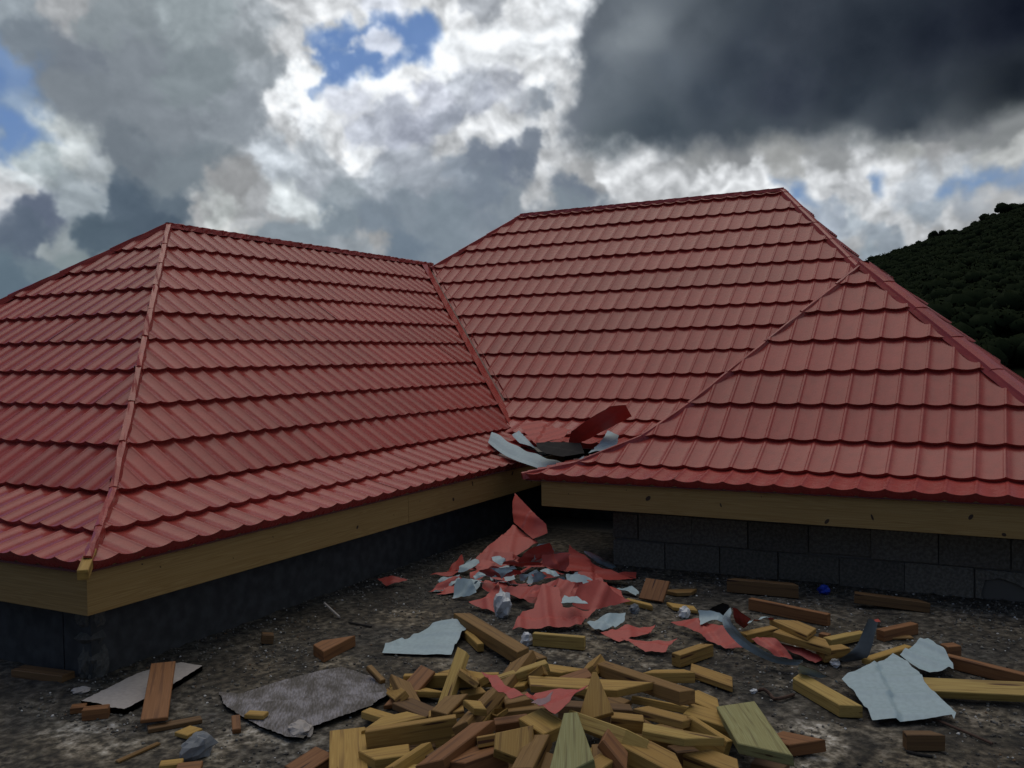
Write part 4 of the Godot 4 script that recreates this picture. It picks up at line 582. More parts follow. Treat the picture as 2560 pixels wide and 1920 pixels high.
# course: points (run, drop) from the ridge down to the eave; left/right: where the slope ends at each of those points
func roof_slope(house: Node3D, o: Vector3, along: Vector3, down: Vector3, course: PackedVector2Array, left: PackedFloat32Array, right: PackedFloat32Array, phase: float, shown: bool, deck_left := PackedFloat32Array(), deck_right := PackedFloat32Array()) -> MeshInstance3D:
	if deck_left.is_empty():
		deck_left = left
	if deck_right.is_empty():
		deck_right = right
	var f := Faces.new()
	for k in course.size() - 1:
		var c0 := course[k]
		var c1 := course[k + 1]
		var dn := Vector3(0, -0.02, 0)
		var a := o + along * deck_left[k] + down * c0.x - Vector3(0, c0.y, 0) + dn
		var b := o + along * deck_right[k] + down * c0.x - Vector3(0, c0.y, 0) + dn
		var c := o + along * deck_right[k + 1] + down * c1.x - Vector3(0, c1.y, 0) + dn
		var d := o + along * deck_left[k + 1] + down * c1.x - Vector3(0, c1.y, 0) + dn
		f.quad(a, b, c, d)
	var slope := put("roof_slope", from_faces(f), mat_deck, house)
	var rest := []
	var made := 0
	for up in course.size() - 1:      # the nearest courses first
		var k := course.size() - 2 - up
		var c0 := course[k]
		var c1 := course[k + 1]
		var seg := c1 - c0
		var length := seg.length()
		var zdir := (down * seg.x - Vector3(0, seg.y, 0)).normalized()
		var ydir := zdir.cross(along).normalized()
		var base := o + down * c0.x - Vector3(0, c0.y, 0)
		var eave := k == course.size() - 2
		var drop := LIP + (0.03 if eave else 0.014)
		var lo := minf(left[k], left[k + 1])
		var hi := maxf(right[k], right[k + 1])
		var key := "%.3f %.3f" % [length, drop]
		if not tile_cache.has(key):
			var tf := tile_faces(length, drop)
			tile_cache[key] = [tf, mesh_of(tf)]
		var tris: Array = tile_cache[key][0]
		var shift := phase + rng.randf_range(-0.012, 0.012) + (0.0 if k % 2 == 0 else 4 * TILE_W)
		var i0 := floori((lo - shift) / TILE_W)
		var i1 := ceili((hi - shift) / TILE_W)
		var sheet := -999
		var jx := 0.0
		var jz := 0.0
		var jy := 0.0
		var tone := 0
		for i in range(i0, i1):
			if floori(i / 8.0) != sheet:
				sheet = floori(i / 8.0)
				jx = rng.randf_range(-0.006, 0.006)
				jz = rng.randf_range(-0.0025, 0.0025)
				jy = rng.randf_range(0.0, 0.0035)
				tone = rng.randi() % mat_tiles.size()
			var x0 := i * TILE_W + shift
			var x1 := x0 + TILE_W
			var cl0 := left[k] - x0
			var cl1 := left[k + 1] - x0
			var cr0 := right[k] - x0
			var cr1 := right[k + 1] - x0
			var whole := maxf(cl0, cl1) <= 0.0 and minf(cr0, cr1) >= TILE_W
			var tl := tris
			if not whole:
				# carry the slope's edges a little past both ends of the course
				var z0 := -0.05
				var z1 := length + 0.05
				var gl := (cl1 - cl0) / length
				var gr := (cr1 - cr0) / length
				if maxf(cl0, cl1) > 0.0:
					tl = cut_tris(tl, Vector2(cl0 + gl * z1, z1), Vector2(cl0 + gl * z0, z0)) if length < 0 else cut_tris(tl, Vector2(cl0 + gl * (z1), z1), Vector2(cl0 + gl * z0, z0))
				if minf(cr0, cr1) < TILE_W:
					tl = cut_tris(tl, Vector2(cr0 + gr * z0, z0), Vector2(cr0 + gr * z1, z1))
				if tl.is_empty():
					continue
			var bs := Basis(along, ydir, zdir) * Basis(Vector3(1, 0, 0), jx) * Basis(Vector3(0, 0, 1), jz)
			var xf := Transform3D(bs, base + along * x0 + ydir * jy)
			if shown and made < 300 and in_frame(xf * Vector3(TILE_W / 2, 0, length / 2)) and not behind_wing(xf * Vector3(TILE_W / 2, 0, length / 2)):
				made += 1
				var me: ArrayMesh = tile_cache[key][1] if whole else mesh_of(tl)
				var tile := put("roof_tile", me, mat_tiles[tone], slope, xf)
				tile.set_meta("tone", tone)
			else:
				for t in tl:
					var u := []
					for p in t:
						u.append([xf * p[0], (bs * p[1]).normalized()])
					rest.append(u)
	if rest.size():
		var r := put("outer_tiles", mesh_of(rest), mat_tiles[0], slope)
		r.set_meta("kind", "stuff")
	return slope

# folded cap pieces laid end to end along a hip or a ridge
func cap_line(house: Node3D, pts: PackedVector3Array, wide: float, high: float, piece: float, rough: float, flat_side := Vector3.ZERO) -> void:
	var line := Node3D.new()
	line.name = "ridge_line"
	house.add_child(line, true)
	for k in pts.size() - 1:
		var whole := pts[k].distance_to(pts[k + 1])
		var n := maxi(1, roundi(whole / piece))
		for j in n:
			var a := pts[k].lerp(pts[k + 1], float(j) / n)
			var b := pts[k].lerp(pts[k + 1], float(j + 1) / n)
			var d := (b - a).normalized()
			var side := d.cross(Vector3.UP).normalized()
			var up := side.cross(d).normalized()
			if flat_side != Vector3.ZERO:
				up = (up + flat_side).normalized()
				side = d.cross(up).normalized()
			var length := a.distance_to(b) + 0.03
			var f := Faces.new()
			var rows := []
			var steps := 5
			for s in steps + 1:
				var t := float(s) / steps
				var lift := high + lerpf(0.0, 0.006, t)
				var q := a + d * (t * length - 0.015)
				var w := wide / 2
				var r := []
				for e in [[-1.5, -0.02, 0], [-1.18, lift * 0.35, 1], [-1.0, lift, 1], [0.0, lift + 0.004, 1], [1.0, lift, 1], [1.15, lift * 0.3, 1], [1.5, -0.02, 0]]:
					r.append(q + side * (e[0] * w + rng.randf_range(-rough, rough)) + up * (e[1] + rng.randf_range(-rough, rough) * 0.8))
				rows.append(r)
			for s in steps:
				for e in 6:
					f.quad(rows[s][e + 1], rows[s][e], rows[s + 1][e], rows[s + 1][e + 1])
			for e in range(1, 5):   # the turned-down end
				var p: Vector3 = rows[steps][e]
				var q2: Vector3 = rows[steps][e + 1]
				f.quad(q2, p, p - up * 0.01, q2 - up * 0.01)
			put("ridge_cap", from_faces(f), mat_tiles[(k + j) % mat_tiles.size()], line)

func slope_point(o: Vector3, along: Vector3, down: Vector3, c: Vector2, a: float) -> Vector3:
	return o + along * a + down * c.x - Vector3(0, c.y, 0)

func flat_strip(house: Node3D, called: String, mat: Material, a: PackedVector3Array, b: PackedVector3Array, t: float) -> MeshInstance3D:
	# a strip of sheet between two edge lines, with thickness t
	var f := Faces.new()
	for k in a.size() - 1:
		var d := (a[k + 1] - a[k])
		var n := d.cross(b[k] - a[k]).normalized()
		if n.y < 0:
			n = -n
		n *= t
		f.quad(a[k] + n, b[k] + n, b[k + 1] + n, a[k + 1] + n)
		f.quad(a[k + 1], b[k + 1], b[k], a[k])
		f.quad(a[k], a[k] + n, a[k + 1] + n, a[k + 1])
		f.quad(b[k] + n, b[k], b[k + 1], b[k + 1] + n)
	return put(called, from_faces(f), mat, house)

func courses(start: float, gauge: float, n: int, pitch: float, ends: Array) -> PackedVector2Array:
	var c := PackedVector2Array([Vector2.ZERO])
	for k in n:
		c.append(Vector2(cos(pitch), sin(pitch)) * (start + k * gauge))
	for e in ends:
		c.append(c[c.size() - 1] + Vector2(cos(deg_to_rad(e[1])), sin(deg_to_rad(e[1]))) * e[0])
	return c

func build_house() -> void:
	var house := thing("tiled_house", "house with red metal tile hip roofs and unpainted timber fascia boards", "house")
	var X := Vector3(1, 0, 0)
	var Z := Vector3(0, 0, 1)
	# ---- left wing: its slope towards the slab (x = -7.06 at the ridge) and its hip end
	var yl := 2.8510
	var ol := Vector3(-7.0602, yl, 0)
	var cl := courses(0.4201, 0.37, 9, 0.6412, [[0.37, 21.0], [0.28, 18.0]])
	var tl := tan(0.6412)
	var l := PackedFloat32Array()
	var r := PackedFloat32Array()
	var dr := PackedFloat32Array()
	for c in cl:
		l.append(6.3740 - c.x * 1.0648 + 0.01)
		r.append(10.9234 - c.x * 0.9470 - 0.13)
		dr.append(10.9234 - c.x * 0.9470)
	roof_slope(house, ol, -Z, X, cl, l, r, 0.05, true, PackedFloat32Array(), dr)
	var oe := Vector3(0, yl, -6.3740)
	var ce := PackedVector2Array()
	var el := PackedFloat32Array()
	var er := PackedFloat32Array()
	for c in cl:
		ce.append(Vector2(c.x * 1.0648, c.y))
		el.append(-7.0602 - c.x)
		er.append(-7.0602 + c.x - 0.01)
	roof_slope(house, oe, X, Z, ce, el, er, 0.02, true)
	# the far side of the left wing
	var fl := PackedFloat32Array()
	var fr := PackedFloat32Array()
	for c in cl:
		fl.append(-13.0)
		fr.append(-(6.3740 - c.x * 1.0648))
	roof_slope(house, ol, Z, -X, cl, fl, fr, 0.0, false)
	# ---- the main roof
	var ym := 3.5544
	var om := Vector3(0, ym, -11.7716)
	var cm := courses(0.0750, 0.3857, 11, 0.6716, [[0.37, 30.0], [0.37, 20.0], [0.28, 12.0]])
	var ml := PackedFloat32Array()
	var mr := PackedFloat32Array()
	var mdl := PackedFloat32Array()
	for c in cm:
		var hip: float = -6.0105 - c.x * 0.9335
		var valley: float = -7.0602 + (c.y - (3.5544 - 2.8510)) / tl
		if c.y > 2.45:
			valley = -4.75 + (c.x - 3.0) * 0.4
		ml.append(maxf(hip, valley + 0.045))
		mdl.append(maxf(hip, valley))
		mr.append(-2.3864 + c.x * 0.7492)
	roof_slope(house, om, X, Z, cm, ml, mr, 0.07, true, mdl)
	var ob := Vector3(-2.3864, ym, 0)
	var cb := PackedVector2Array()
	var bl := PackedFloat32Array()
	var br := PackedFloat32Array()
	for c in cm:
		cb.append(Vector2(c.x * 0.7492, c.y))
		bl.append(11.7716 - c.x)
		br.append(11.7716 + c.x + 0.2)
	roof_slope(house, ob, -Z, X, cb, bl, br, 0.0, true)
	var oa := Vector3(-6.0105, ym, 0)
	var ca := PackedVector2Array()
	var al := PackedFloat32Array()
	var ar := PackedFloat32Array()
	for k in 6:
		var c := cm[k]
		ca.append(Vector2(c.x * 0.9335, c.y))
		al.append(-(11.7716 + c.x + 0.2))
		ar.append(-(11.7716 - c.x))
	roof_slope(house, oa, Z, -X, ca, al, ar, 0.0, false)
	# ---- the right wing
	var yr := 2.2756
	var orr := Vector3(0, yr, -8.2660)
	var cr := courses(0.2868, 0.3702, 6, 0.6789, [[0.37, 29.5], [0.28, 15.0]])
	var rl := PackedFloat32Array()
	var rr := PackedFloat32Array()
	for c in cr:
		rl.append(-1.0098 - c.x * 0.7876 - maxf(0.0, c.x - 1.55) * 0.42)
		rr.append(-1.0098 + c.x * 0.8935 - 0.01)
	roof_slope(house, orr, X, Z, cr, rl, rr, 0.03, true)
	var os := Vector3(-1.0098, yr, 0)
	var cs := PackedVector2Array()
	var sl := PackedFloat32Array()
	var sr := PackedFloat32Array()
	for c in cr:
		cs.append(Vector2(c.x * 0.8935, c.y))
		sl.append(8.2660 - c.x)
		sr.append(12.4)
	roof_slope(house, os, -Z, X, cs, sl, sr, 0.0, true)
	var cw := PackedVector2Array()
	var wl := PackedFloat32Array()
	var wr := PackedFloat32Array()
	for k in cr.size():
		cw.append(Vector2(-1.0098 - rl[k], cr[k].y))
		wl.append(-(8.2660 + 1.9 - cr[k].x * 0.9))
		wr.append(-(8.2660 - cr[k].x))
	roof_slope(house, os, Z, -X, cw, wl, wr, 0.0, false)
	# ---- caps
	var hip_pts := PackedVector3Array()
	var far_pts := PackedVector3Array()
	for k in cl.size():
		hip_pts.append(slope_point(ol, -Z, X, cl[k], l[k]) + Vector3(0, 0.02, 0))
		far_pts.append(slope_point(oe, X, Z, ce[k], el[k]) + Vector3(0, 0.02, 0))
	hip_pts[hip_pts.size() - 1] = hip_pts[hip_pts.size() - 2].lerp(hip_pts[hip_pts.size() - 1], 0.94)
	cap_line(house, hip_pts, 0.036, 0.034, 0.37, 0.0045)
	cap_line(house, far_pts, 0.05, 0.03, 0.37, 0.004)
	cap_line(house, PackedVector3Array([Vector3(-7.0602, yl + 0.02, -6.3740), Vector3(-7.0602, yl + 0.02, -10.9234 - 0.1)]), 0.05, 0.03, 0.17, 0.006)
	cap_line(house, PackedVector3Array([Vector3(-6.0105, ym + 0.02, -11.7716), Vector3(-2.3864, ym + 0.02, -11.7716)]), 0.05, 0.022, 0.17, 0.004)
	var pa := PackedVector3Array()
	var pb := PackedVector3Array()
	var pc := PackedVector3Array()
	var pd := PackedVector3Array()
	for k in cm.size():
		if cm[k].x < 1.25:
			pa.append(Vector3(-6.0105 - cm[k].x * 0.9335, ym - cm[k].y + 0.012, -11.7716 + cm[k].x))
		if cm[k].x < 2.3:
			pb.append(Vector3(mr[k], ym - cm[k].y + 0.015, -11.7716 + cm[k].x))
	cap_line(house, pa, 0.07, 0.025, 0.4, 0.0015)
	cap_line(house, pb, 0.07, 0.02, 0.77, 0.001)
	for k in cr.size():
		pc.append(Vector3(rl[k], yr - cr[k].y + 0.012, -8.2660 + cr[k].x))
		pd.append(Vector3(rr[k] + 0.01, yr - cr[k].y + 0.012, -8.2660 + cr[k].x))
	cap_line(house, pc, 0.03, 0.022, 0.37, 0.0025)
	cap_line(house, pd, 0.1, 0.02, 0.74, 0.001)
	cap_line(house, PackedVector3Array([Vector3(-1.0098, yr + 0.012, -8.2660), Vector3(-1.0098, yr + 0.012, -8.2660 - 1.95)]), 0.07, 0.025, 0.4, 0.002)
	# ---- the valley: smooth flashing over the left tiles, then the open gutter
	var va := PackedVector3Array()
	var vb := PackedVector3Array()
	var vc := PackedVector3Array()
	var vd := PackedVector3Array()
	for k in cl.size() - 1:
		var c := cl[k]
		var q := slope_point(ol, -Z, X, c, dr[k])
		va.append(slope_point(ol, -Z, X, c, dr[k] - 0.17) + Vector3(0, 0.043, 0))
		vb.append(slope_point(ol, -Z, X, c, dr[k] - 0.035) + Vector3(0, 0.043, 0))
		vc.append(q + Vector3(0.035, 0.012, 0))
		vd.append(q + Vector3(-0.02, -0.012, 0.02))
	flat_strip(house, "valley_flashing", mat_tiles[1], va, vb, 0.003)
	flat_strip(house, "valley_gutter", mat_tiles[2], vd, vc, 0.002)
	# the turned-up edge of the main roof's tiles beside the gutter
	var ve := PackedVector3Array()
	var vf := PackedVector3Array()
	for k in range(0, cl.size() - 2):
		var q := slope_point(ol, -Z, X, cl[k], dr[k])
		ve.append(q + Vector3(0.045, 0.0, 0))
		vf.append(q + Vector3(0.06, 0.058, 0))
	flat_strip(house, "valley_edge", mat_tiles[0], ve, vf, 0.003)
	# ---- fascia boards
	fascia(house, Vector3(-3.76, 0.384, -2.86), Vector3(-3.76, 0.375, -8.2), X, 0.255, true)
	fascia(house, Vector3(-3.76, 0.384, -2.86), Vector3(-10.3, 0.384, -2.86), Z, 0.255, false)
	fascia(house, Vector3(-2.955, 0.476, -6.03), Vector3(0.8, 0.462, -6.03), Z, 0.235, true)
	fascia(house, Vector3(0.8, 0.462, -6.055), Vector3(0.8, 0.462, -12.3), X, 0.235, false)
	fascia(house, Vector3(-2.955, 0.476, -6.055), Vector3(-2.955, 0.476, -8.0), -X, 0.235, false)
	# the batten that the hip caps are fixed to sticks out at the corner
	var hd := (hip_pts[hip_pts.size() - 1] - hip_pts[hip_pts.size() - 2]).normalized()
	var hs := hd.cross(Vector3.UP).normalized()
	put("hip_batten", block_mesh(0.24, 0.05, 0.048, 0.003), mat_wood[0], house, Transform3D(Basis(hd, hs.cross(hd), hs), hip_pts[hip_pts.size() - 1] + hd * 0.02 + Vector3(0, 0.025, 0)))
	# ---- walls
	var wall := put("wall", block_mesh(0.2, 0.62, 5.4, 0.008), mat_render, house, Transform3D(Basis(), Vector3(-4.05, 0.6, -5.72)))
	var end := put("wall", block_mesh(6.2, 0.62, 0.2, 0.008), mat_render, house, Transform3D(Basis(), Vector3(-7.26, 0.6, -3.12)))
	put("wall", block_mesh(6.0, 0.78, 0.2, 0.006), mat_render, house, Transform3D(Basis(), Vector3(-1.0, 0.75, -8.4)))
	rough_corner(house)
	var right := Node3D.new()
	right.name = "block_wall"
	house.add_child(right, true)
	var joint := put("mortar", block_mesh(3.9, 0.74, 0.17, 0.004), mat_mortar, right, Transform3D(Basis(), Vector3(-0.585, 0.74, -6.499)))
	var kinds := [block_mesh(0.392, 0.192, 0.05, 0.006), block_mesh(0.388, 0.19, 0.05, 0.01), block_mesh(0.395, 0.194, 0.05, 0.004)]
	var half := block_mesh(0.19, 0.188, 0.05, 0.006)
	for row in 4:
		for i in 10:
			var x := -2.55 + 0.2 + i * 0.4 + (0.0 if row % 2 == 0 else -0.2)
			if row == 1 and i == 9:
				continue
			var m: Mesh = kinds[rng.randi() % 3]
			if row % 2 == 1 and i == 0:
				m = half
				x = -2.45
			if row == 0 and i == 6:
				broken_block(right, Vector3(x, 0.0, -6.39))
				continue
			put("concrete_block", m, mat_block[rng.randi() % mat_block.size()], right, Transform3D(Basis(Vector3.UP, rng.randf_range(-0.012, 0.012)).rotated(Vector3(0, 0, 1), rng.randf_range(-0.006, 0.006)), Vector3(x + rng.randf_range(-0.003, 0.003), 0.003 + 0.198 * (row + 1) + rng.randf_range(-0.003, 0.003), -6.419 + rng.randf_range(-0.007, 0.004))))
	# the side of the right wing, back into the dark corner
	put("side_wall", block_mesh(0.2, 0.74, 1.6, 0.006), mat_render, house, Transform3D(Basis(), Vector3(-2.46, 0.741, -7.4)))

func fascia(house: Node3D, a: Vector3, b: Vector3, out: Vector3, high: float, nails: bool) -> void:
	var n := maxi(1, roundi(a.distance_to(b) / 2.9))
	var cuts := [0.0]
	for i in range(1, n):
		cuts.append((i + rng.randf_range(-0.15, 0.15)) / n)
	cuts.append(1.0)
	for i in n:
		var gap := 0.0015 / a.distance_to(b)
		fascia_board(house, a.lerp(b, cuts[i] + gap), a.lerp(b, cuts[i + 1] - gap), out, high, nails)

func fascia_board(house: Node3D, a: Vector3, b: Vector3, out: Vector3, high: float, nails: bool) -> void:
	var d := (b - a).normalized()
	var length := a.distance_to(b)
	var up := out.cross(d).normalized()
	var bs := Basis(d, up, d.cross(up))
	if up.y < 0:
		bs = Basis(d, -up, d.cross(-up))
	var o := put("fascia_board", block_mesh(length, high, 0.026, 0.002), mat_fascia[rng.randi() % 3], house, Transform3D(bs, (a + b) / 2 + Vector3(0, high, 0) - out * 0.014))
	if nails:
		var knot := CylinderMesh.new()
		knot.top_radius = 1.0
		knot.bottom_radius = 1.0
		knot.height = 1.0
		knot.radial_segments = 10
		knot.rings = 1
		for i in int(length / 0.36):
			var t := (i + rng.randf_range(0.1, 0.9)) * 0.36
			var p := Vector3(t - length / 2, -rng.randf_range(0.07, 0.22), (0.0132 if bs.z.dot(out) > 0 else -0.0132))
			var big := rng.randf() < 0.6
			var w := rng.randf_range(0.01, 0.017) if big else rng.randf_range(0.003, 0.0045)
			put("knot" if big else "nail_head", knot, mat_knot, o, Transform3D(Basis(Vector3(w * rng.randf_range(1.0, 1.5), 0, 0).rotated(Vector3(0, 0, 1), rng.randf_range(-1, 1)), Vector3(0, 0, 0.0012), Vector3(0, -w, 0)), p))

func rough_corner(house: Node3D) -> void:
	# a thin scab of broken render at the foot of the left wing's corner
	var f := Faces.new()
	var n := noise(77, 7.0, 3)
	var rows := []
	for i in 13:
		var row := []
		for j in 9:
			var y := 0.42 * i / 12.0
			var w := 0.07 + 0.05 * n.get_noise_2d(y * 3.0, 3.0)
			var ang := lerpf(-0.35, PI / 2 + 0.35, j / 8.0)
			var rr := w * (1.0 + 0.4 * n.get_noise_2d(y * 2.5 + 9.0, ang * 0.5))
			row.append(Vector3(-4.005 + rr * cos(ang), y, -3.075 + rr * sin(ang)))
		rows.append(row)
	for i in 12:
		for j in 8:
			f.quad(rows[i + 1][j], rows[i + 1][j + 1], rows[i][j + 1], rows[i][j])
	put("broken_render", from_faces(f), mat_patch, house)

func broken_block(wall: Node3D, at: Vector3) -> void:
	# a block whose face is knocked in: what is left of its shell stands round a hollow
	var edge := PackedVector2Array([Vector2(-0.194, 0.0), Vector2(-0.194, 0.196), Vector2(0.194, 0.196), Vector2(0.194, 0.0), Vector2(0.13, 0.01), Vector2(0.12, 0.07), Vector2(0.04, 0.12), Vector2(-0.06, 0.15), Vector2(-0.14, 0.13), Vector2(-0.16, 0.05), Vector2(-0.155, 0.0)])
	put("concrete_block", plate(edge, 0.035, 0.004), mat_block[1], wall, Transform3D(Basis(Vector3(1, 0, 0), Vector3(0, 0, 1), Vector3(0, 1, 0)), at))
# ---------------------------------------------------------------- materials
var mat_tiles := []
var mat_deck: StandardMaterial3D
var mat_wood := []
var mat_fascia := []
var mat_knot: StandardMaterial3D
var mat_render: StandardMaterial3D
var mat_mortar: StandardMaterial3D
var mat_block := []
var mat_patch: StandardMaterial3D
var mat_grey: StandardMaterial3D
var mat_slab: StandardMaterial3D

func lin(r: float, g: float, b: float) -> Color:
	return Color(r, g, b).linear_to_srgb()

func plain(c: Color, rough := 0.8) -> StandardMaterial3D:
	var m := StandardMaterial3D.new()
	m.albedo_color = c
	m.roughness = rough
	return m

# a seamless picture of noise between two tones, used as the grain of a material
func grain(n: FastNoiseLite, w: int, h: int, ramp: Gradient) -> ImageTexture:
	var src := n.get_seamless_image(w, h)
	var img := Image.create(w, h, false, Image.FORMAT_RGB8)
	for y in h:
		for x in w:
			img.set_pixel(x, y, ramp.sample(src.get_pixel(x, y).r))
	return ImageTexture.create_from_image(img)

func ramp(stops: Array) -> Gradient:
	var g := Gradient.new()
	var o := PackedFloat32Array()
	var c := PackedColorArray()
	for s in stops:
		o.append(s[0])
		c.append(s[1])
	g.offsets = o
	g.colors = c
	return g

func bump(n: FastNoiseLite, s: int, strength: float) -> ImageTexture:
	var img := n.get_seamless_image(s, s)
	img.bump_map_to_normal_map(strength)
	return ImageTexture.create_from_image(img)

func triplanar(m: StandardMaterial3D, scale_: Vector3, world := false) -> void:
	m.uv1_triplanar = true
	m.uv1_world_triplanar = world
	m.uv1_scale = scale_

func make_materials() -> void:
	var dust := noise(3, 0.02, 4)
	var t_dust := grain(dust, 256, 256, ramp([[0.1, Color(0.88, 0.89, 0.89)], [0.45, Color(0.96, 0.955, 0.95)], [0.8, Color(1, 1, 1)]]))
	var t_rough := grain(noise(4, 0.03, 4), 256, 256, ramp([[0.0, Color(0.75, 0.75, 0.75)], [1.0, Color(1, 1, 1)]]))
	for k in 4:
		var m := plain(lin([0.34, 0.37, 0.315, 0.35][k], [0.049, 0.054, 0.046, 0.051][k], [0.04, 0.044, 0.037, 0.041][k]), 0.31)
		m.albedo_texture = t_dust
		m.roughness_texture = t_rough
		m.metallic_specular = 0.38
		triplanar(m, Vector3(1.7, 1.7, 1.7), true)
		mat_tiles.append(m)
	mat_deck = plain(lin(0.1, 0.03, 0.025), 0.9)
	# pine: grain runs along x
	var gn := noise(21, 0.02, 4)
	var gimg := Image.create(256, 256, false, Image.FORMAT_RGB8)
	var clean := Image.create(256, 256, false, Image.FORMAT_RGB8)
	var rings := noise(22, 0.012, 3)
	for y in 256:
		for x in 256:
			var xa := x / 256.0 * TAU
			var p := Vector3(cos(xa) * 14.0, sin(xa) * 14.0, y * 1.0)
			var ya := y / 256.0 * TAU
			p = Vector3(cos(xa) * 9.0, sin(xa) * 9.0 + cos(ya) * 120.0, sin(ya) * 120.0)
			var r := rings.get_noise_3dv(p) * 9.0
			var g := 0.5 + 0.5 * sin(r * 4.0)
			var fine := gn.get_noise_3dv(p * Vector3(0.6, 3.0, 3.0))
			var v := 0.88 + 0.09 * g + 0.05 * fine
			var dirt := smoothstep(0.1, 0.5, gn.get_noise_3dv(p * Vector3(1.6, 0.5, 0.5) + Vector3(70, 0, 0)))
			var col := Color(v, v * (0.95 + 0.04 * g), v * (0.86 + 0.11 * g)).lerp(Color(0.5, 0.42, 0.34), dirt * 0.4)
			for kn in [[60, 50, 9], [190, 170, 7], [120, 215, 6]]:
				var kd := Vector2((x - kn[0]) * 0.35, y - kn[1]).length() / float(kn[2])
				col = col.lerp(Color(0.34, 0.2, 0.1), smoothstep(1.0, 0.5, kd) * 0.85)
			gimg.set_pixel(x, y, col)
			clean.set_pixel(x, y, Color(v, v * (0.95 + 0.04 * g), v * (0.86 + 0.11 * g)))
	var t_wood := ImageTexture.create_from_image(gimg)
	var tones := [[0.45, 0.29, 0.075], [0.38, 0.235, 0.062], [0.25, 0.145, 0.044], [0.46, 0.33, 0.1], [0.15, 0.082, 0.03], [0.25, 0.11, 0.038], [0.31, 0.31, 0.14], [0.11, 0.06, 0.027]]
	for k in tones.size() * 2:
		var c: Array = tones[k % tones.size()]
		var m := plain(lin(c[0], c[1], c[2]), 0.72)
		m.albedo_texture = t_wood
		triplanar(m, Vector3(1.1, 5.0, 5.0))
		m.uv1_offset = Vector3(0.37 * k, 0.21 * k, 0.43 * k)
		mat_wood.append(m)
	var t_clean := ImageTexture.create_from_image(clean)
	for k in 3:
		var m := plain(lin([0.33, 0.36, 0.31][k], [0.22, 0.236, 0.2][k], [0.08, 0.086, 0.072][k]), 0.78)
		m.albedo_texture = t_clean
		triplanar(m, Vector3(0.6, 3.1, 3.1))
		m.uv1_offset = Vector3(0.31 * k, 0.4 * k, 0.27 * k)
		mat_fascia.append(m)
	mat_knot = plain(lin(0.04, 0.02, 0.01), 0.8)
	var t_stone := grain(noise(31, 0.035, 5), 512, 512, ramp([[0.2, Color(0.78, 0.78, 0.77)], [0.5, Color(0.9, 0.89, 0.88)], [0.8, Color(1, 1, 1)]]))
	var t_bump := bump(noise(32, 0.06, 5), 512, 5.0)
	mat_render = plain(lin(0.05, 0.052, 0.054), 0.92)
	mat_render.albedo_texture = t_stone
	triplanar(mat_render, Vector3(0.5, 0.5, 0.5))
	for k in 3:
		var m := plain(lin([0.165, 0.19, 0.14][k], [0.15, 0.174, 0.128][k], [0.122, 0.142, 0.104][k]), 0.92)
		m.albedo_texture = t_stone
		m.normal_enabled = true
		m.normal_texture = t_bump
		m.normal_scale = 0.7
		triplanar(m, Vector3(2.0, 2.0, 2.0), true)
		mat_block.append(m)
	mat_mortar = plain(lin(0.12, 0.11, 0.095), 0.95)
	mat_patch = plain(lin(0.1, 0.098, 0.09), 0.95)
	mat_patch.albedo_texture = t_stone
	triplanar(mat_patch, Vector3(2.5, 2.5, 2.5))
# ---------------------------------------------------------------- loose things
var mats := {}

func make_scrap_materials() -> void:
	var speck := grain(noise(61, 0.05, 4), 256, 256, ramp([[0.15, Color(0.93, 0.93, 0.93)], [0.5, Color(0.97, 0.97, 0.97)], [0.85, Color(1, 1, 1)]]))
	var defs := {
		"red": [0.42, 0.06, 0.045, 0.55], "grey": [0.34, 0.44, 0.47, 0.55], "darkgrey": [0.11, 0.125, 0.13, 0.55],
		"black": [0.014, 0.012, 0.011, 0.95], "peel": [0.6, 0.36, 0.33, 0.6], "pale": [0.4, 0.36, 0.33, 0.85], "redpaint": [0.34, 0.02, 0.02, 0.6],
		"white": [0.62, 0.63, 0.64, 0.6], "stone": [0.2, 0.21, 0.22, 0.9], "blue": [0.015, 0.05, 0.42, 0.4], "rust": [0.06, 0.028, 0.016, 0.8]}
	for k in defs:
		var d: Array = defs[k]
		var m := plain(lin(d[0], d[1], d[2]), d[3])
		m.albedo_texture = speck
		triplanar(m, Vector3(2.3, 2.3, 2.3), true)
		mats[k] = m
	# peeling grey plywood: streaks along x
	var n := noise(64, 0.01, 5)
	var img := Image.create(512, 512, false, Image.FORMAT_RGB8)
	for y in 512:
		for x in 512:
			var v := n.get_noise_2d(x * 0.8, y * 1.6) * 0.5 + 0.5
			var w := n.get_noise_2d(x * 3.5 + 900.0, y * 18.0) * 0.5 + 0.5
			var t := clampf(v * 0.75 + w * 0.5 - 0.12, 0.0, 1.0)
			var c := Color(0.33, 0.31, 0.29).lerp(Color(0.56, 0.545, 0.56), smoothstep(0.25, 0.8, t))
			img.set_pixel(x, y, c)
	var ply := StandardMaterial3D.new()
	ply.albedo_texture = ImageTexture.create_from_image(img)
	ply.roughness = 0.95
	ply.normal_enabled = true
	var nb := Image.create(512, 512, false, Image.FORMAT_RGB8)
	for y in 512:
		for x in 512:
			var w := n.get_noise_2d(x * 1.4 + 900.0, y * 9.0) * 0.5 + 0.5
			nb.set_pixel(x, y, Color(w, w, w))
	nb.bump_map_to_normal_map(6.0)
	ply.normal_texture = ImageTexture.create_from_image(nb)
	triplanar(ply, Vector3(1.0, 1.0, 1.0))
	mats["ply"] = ply

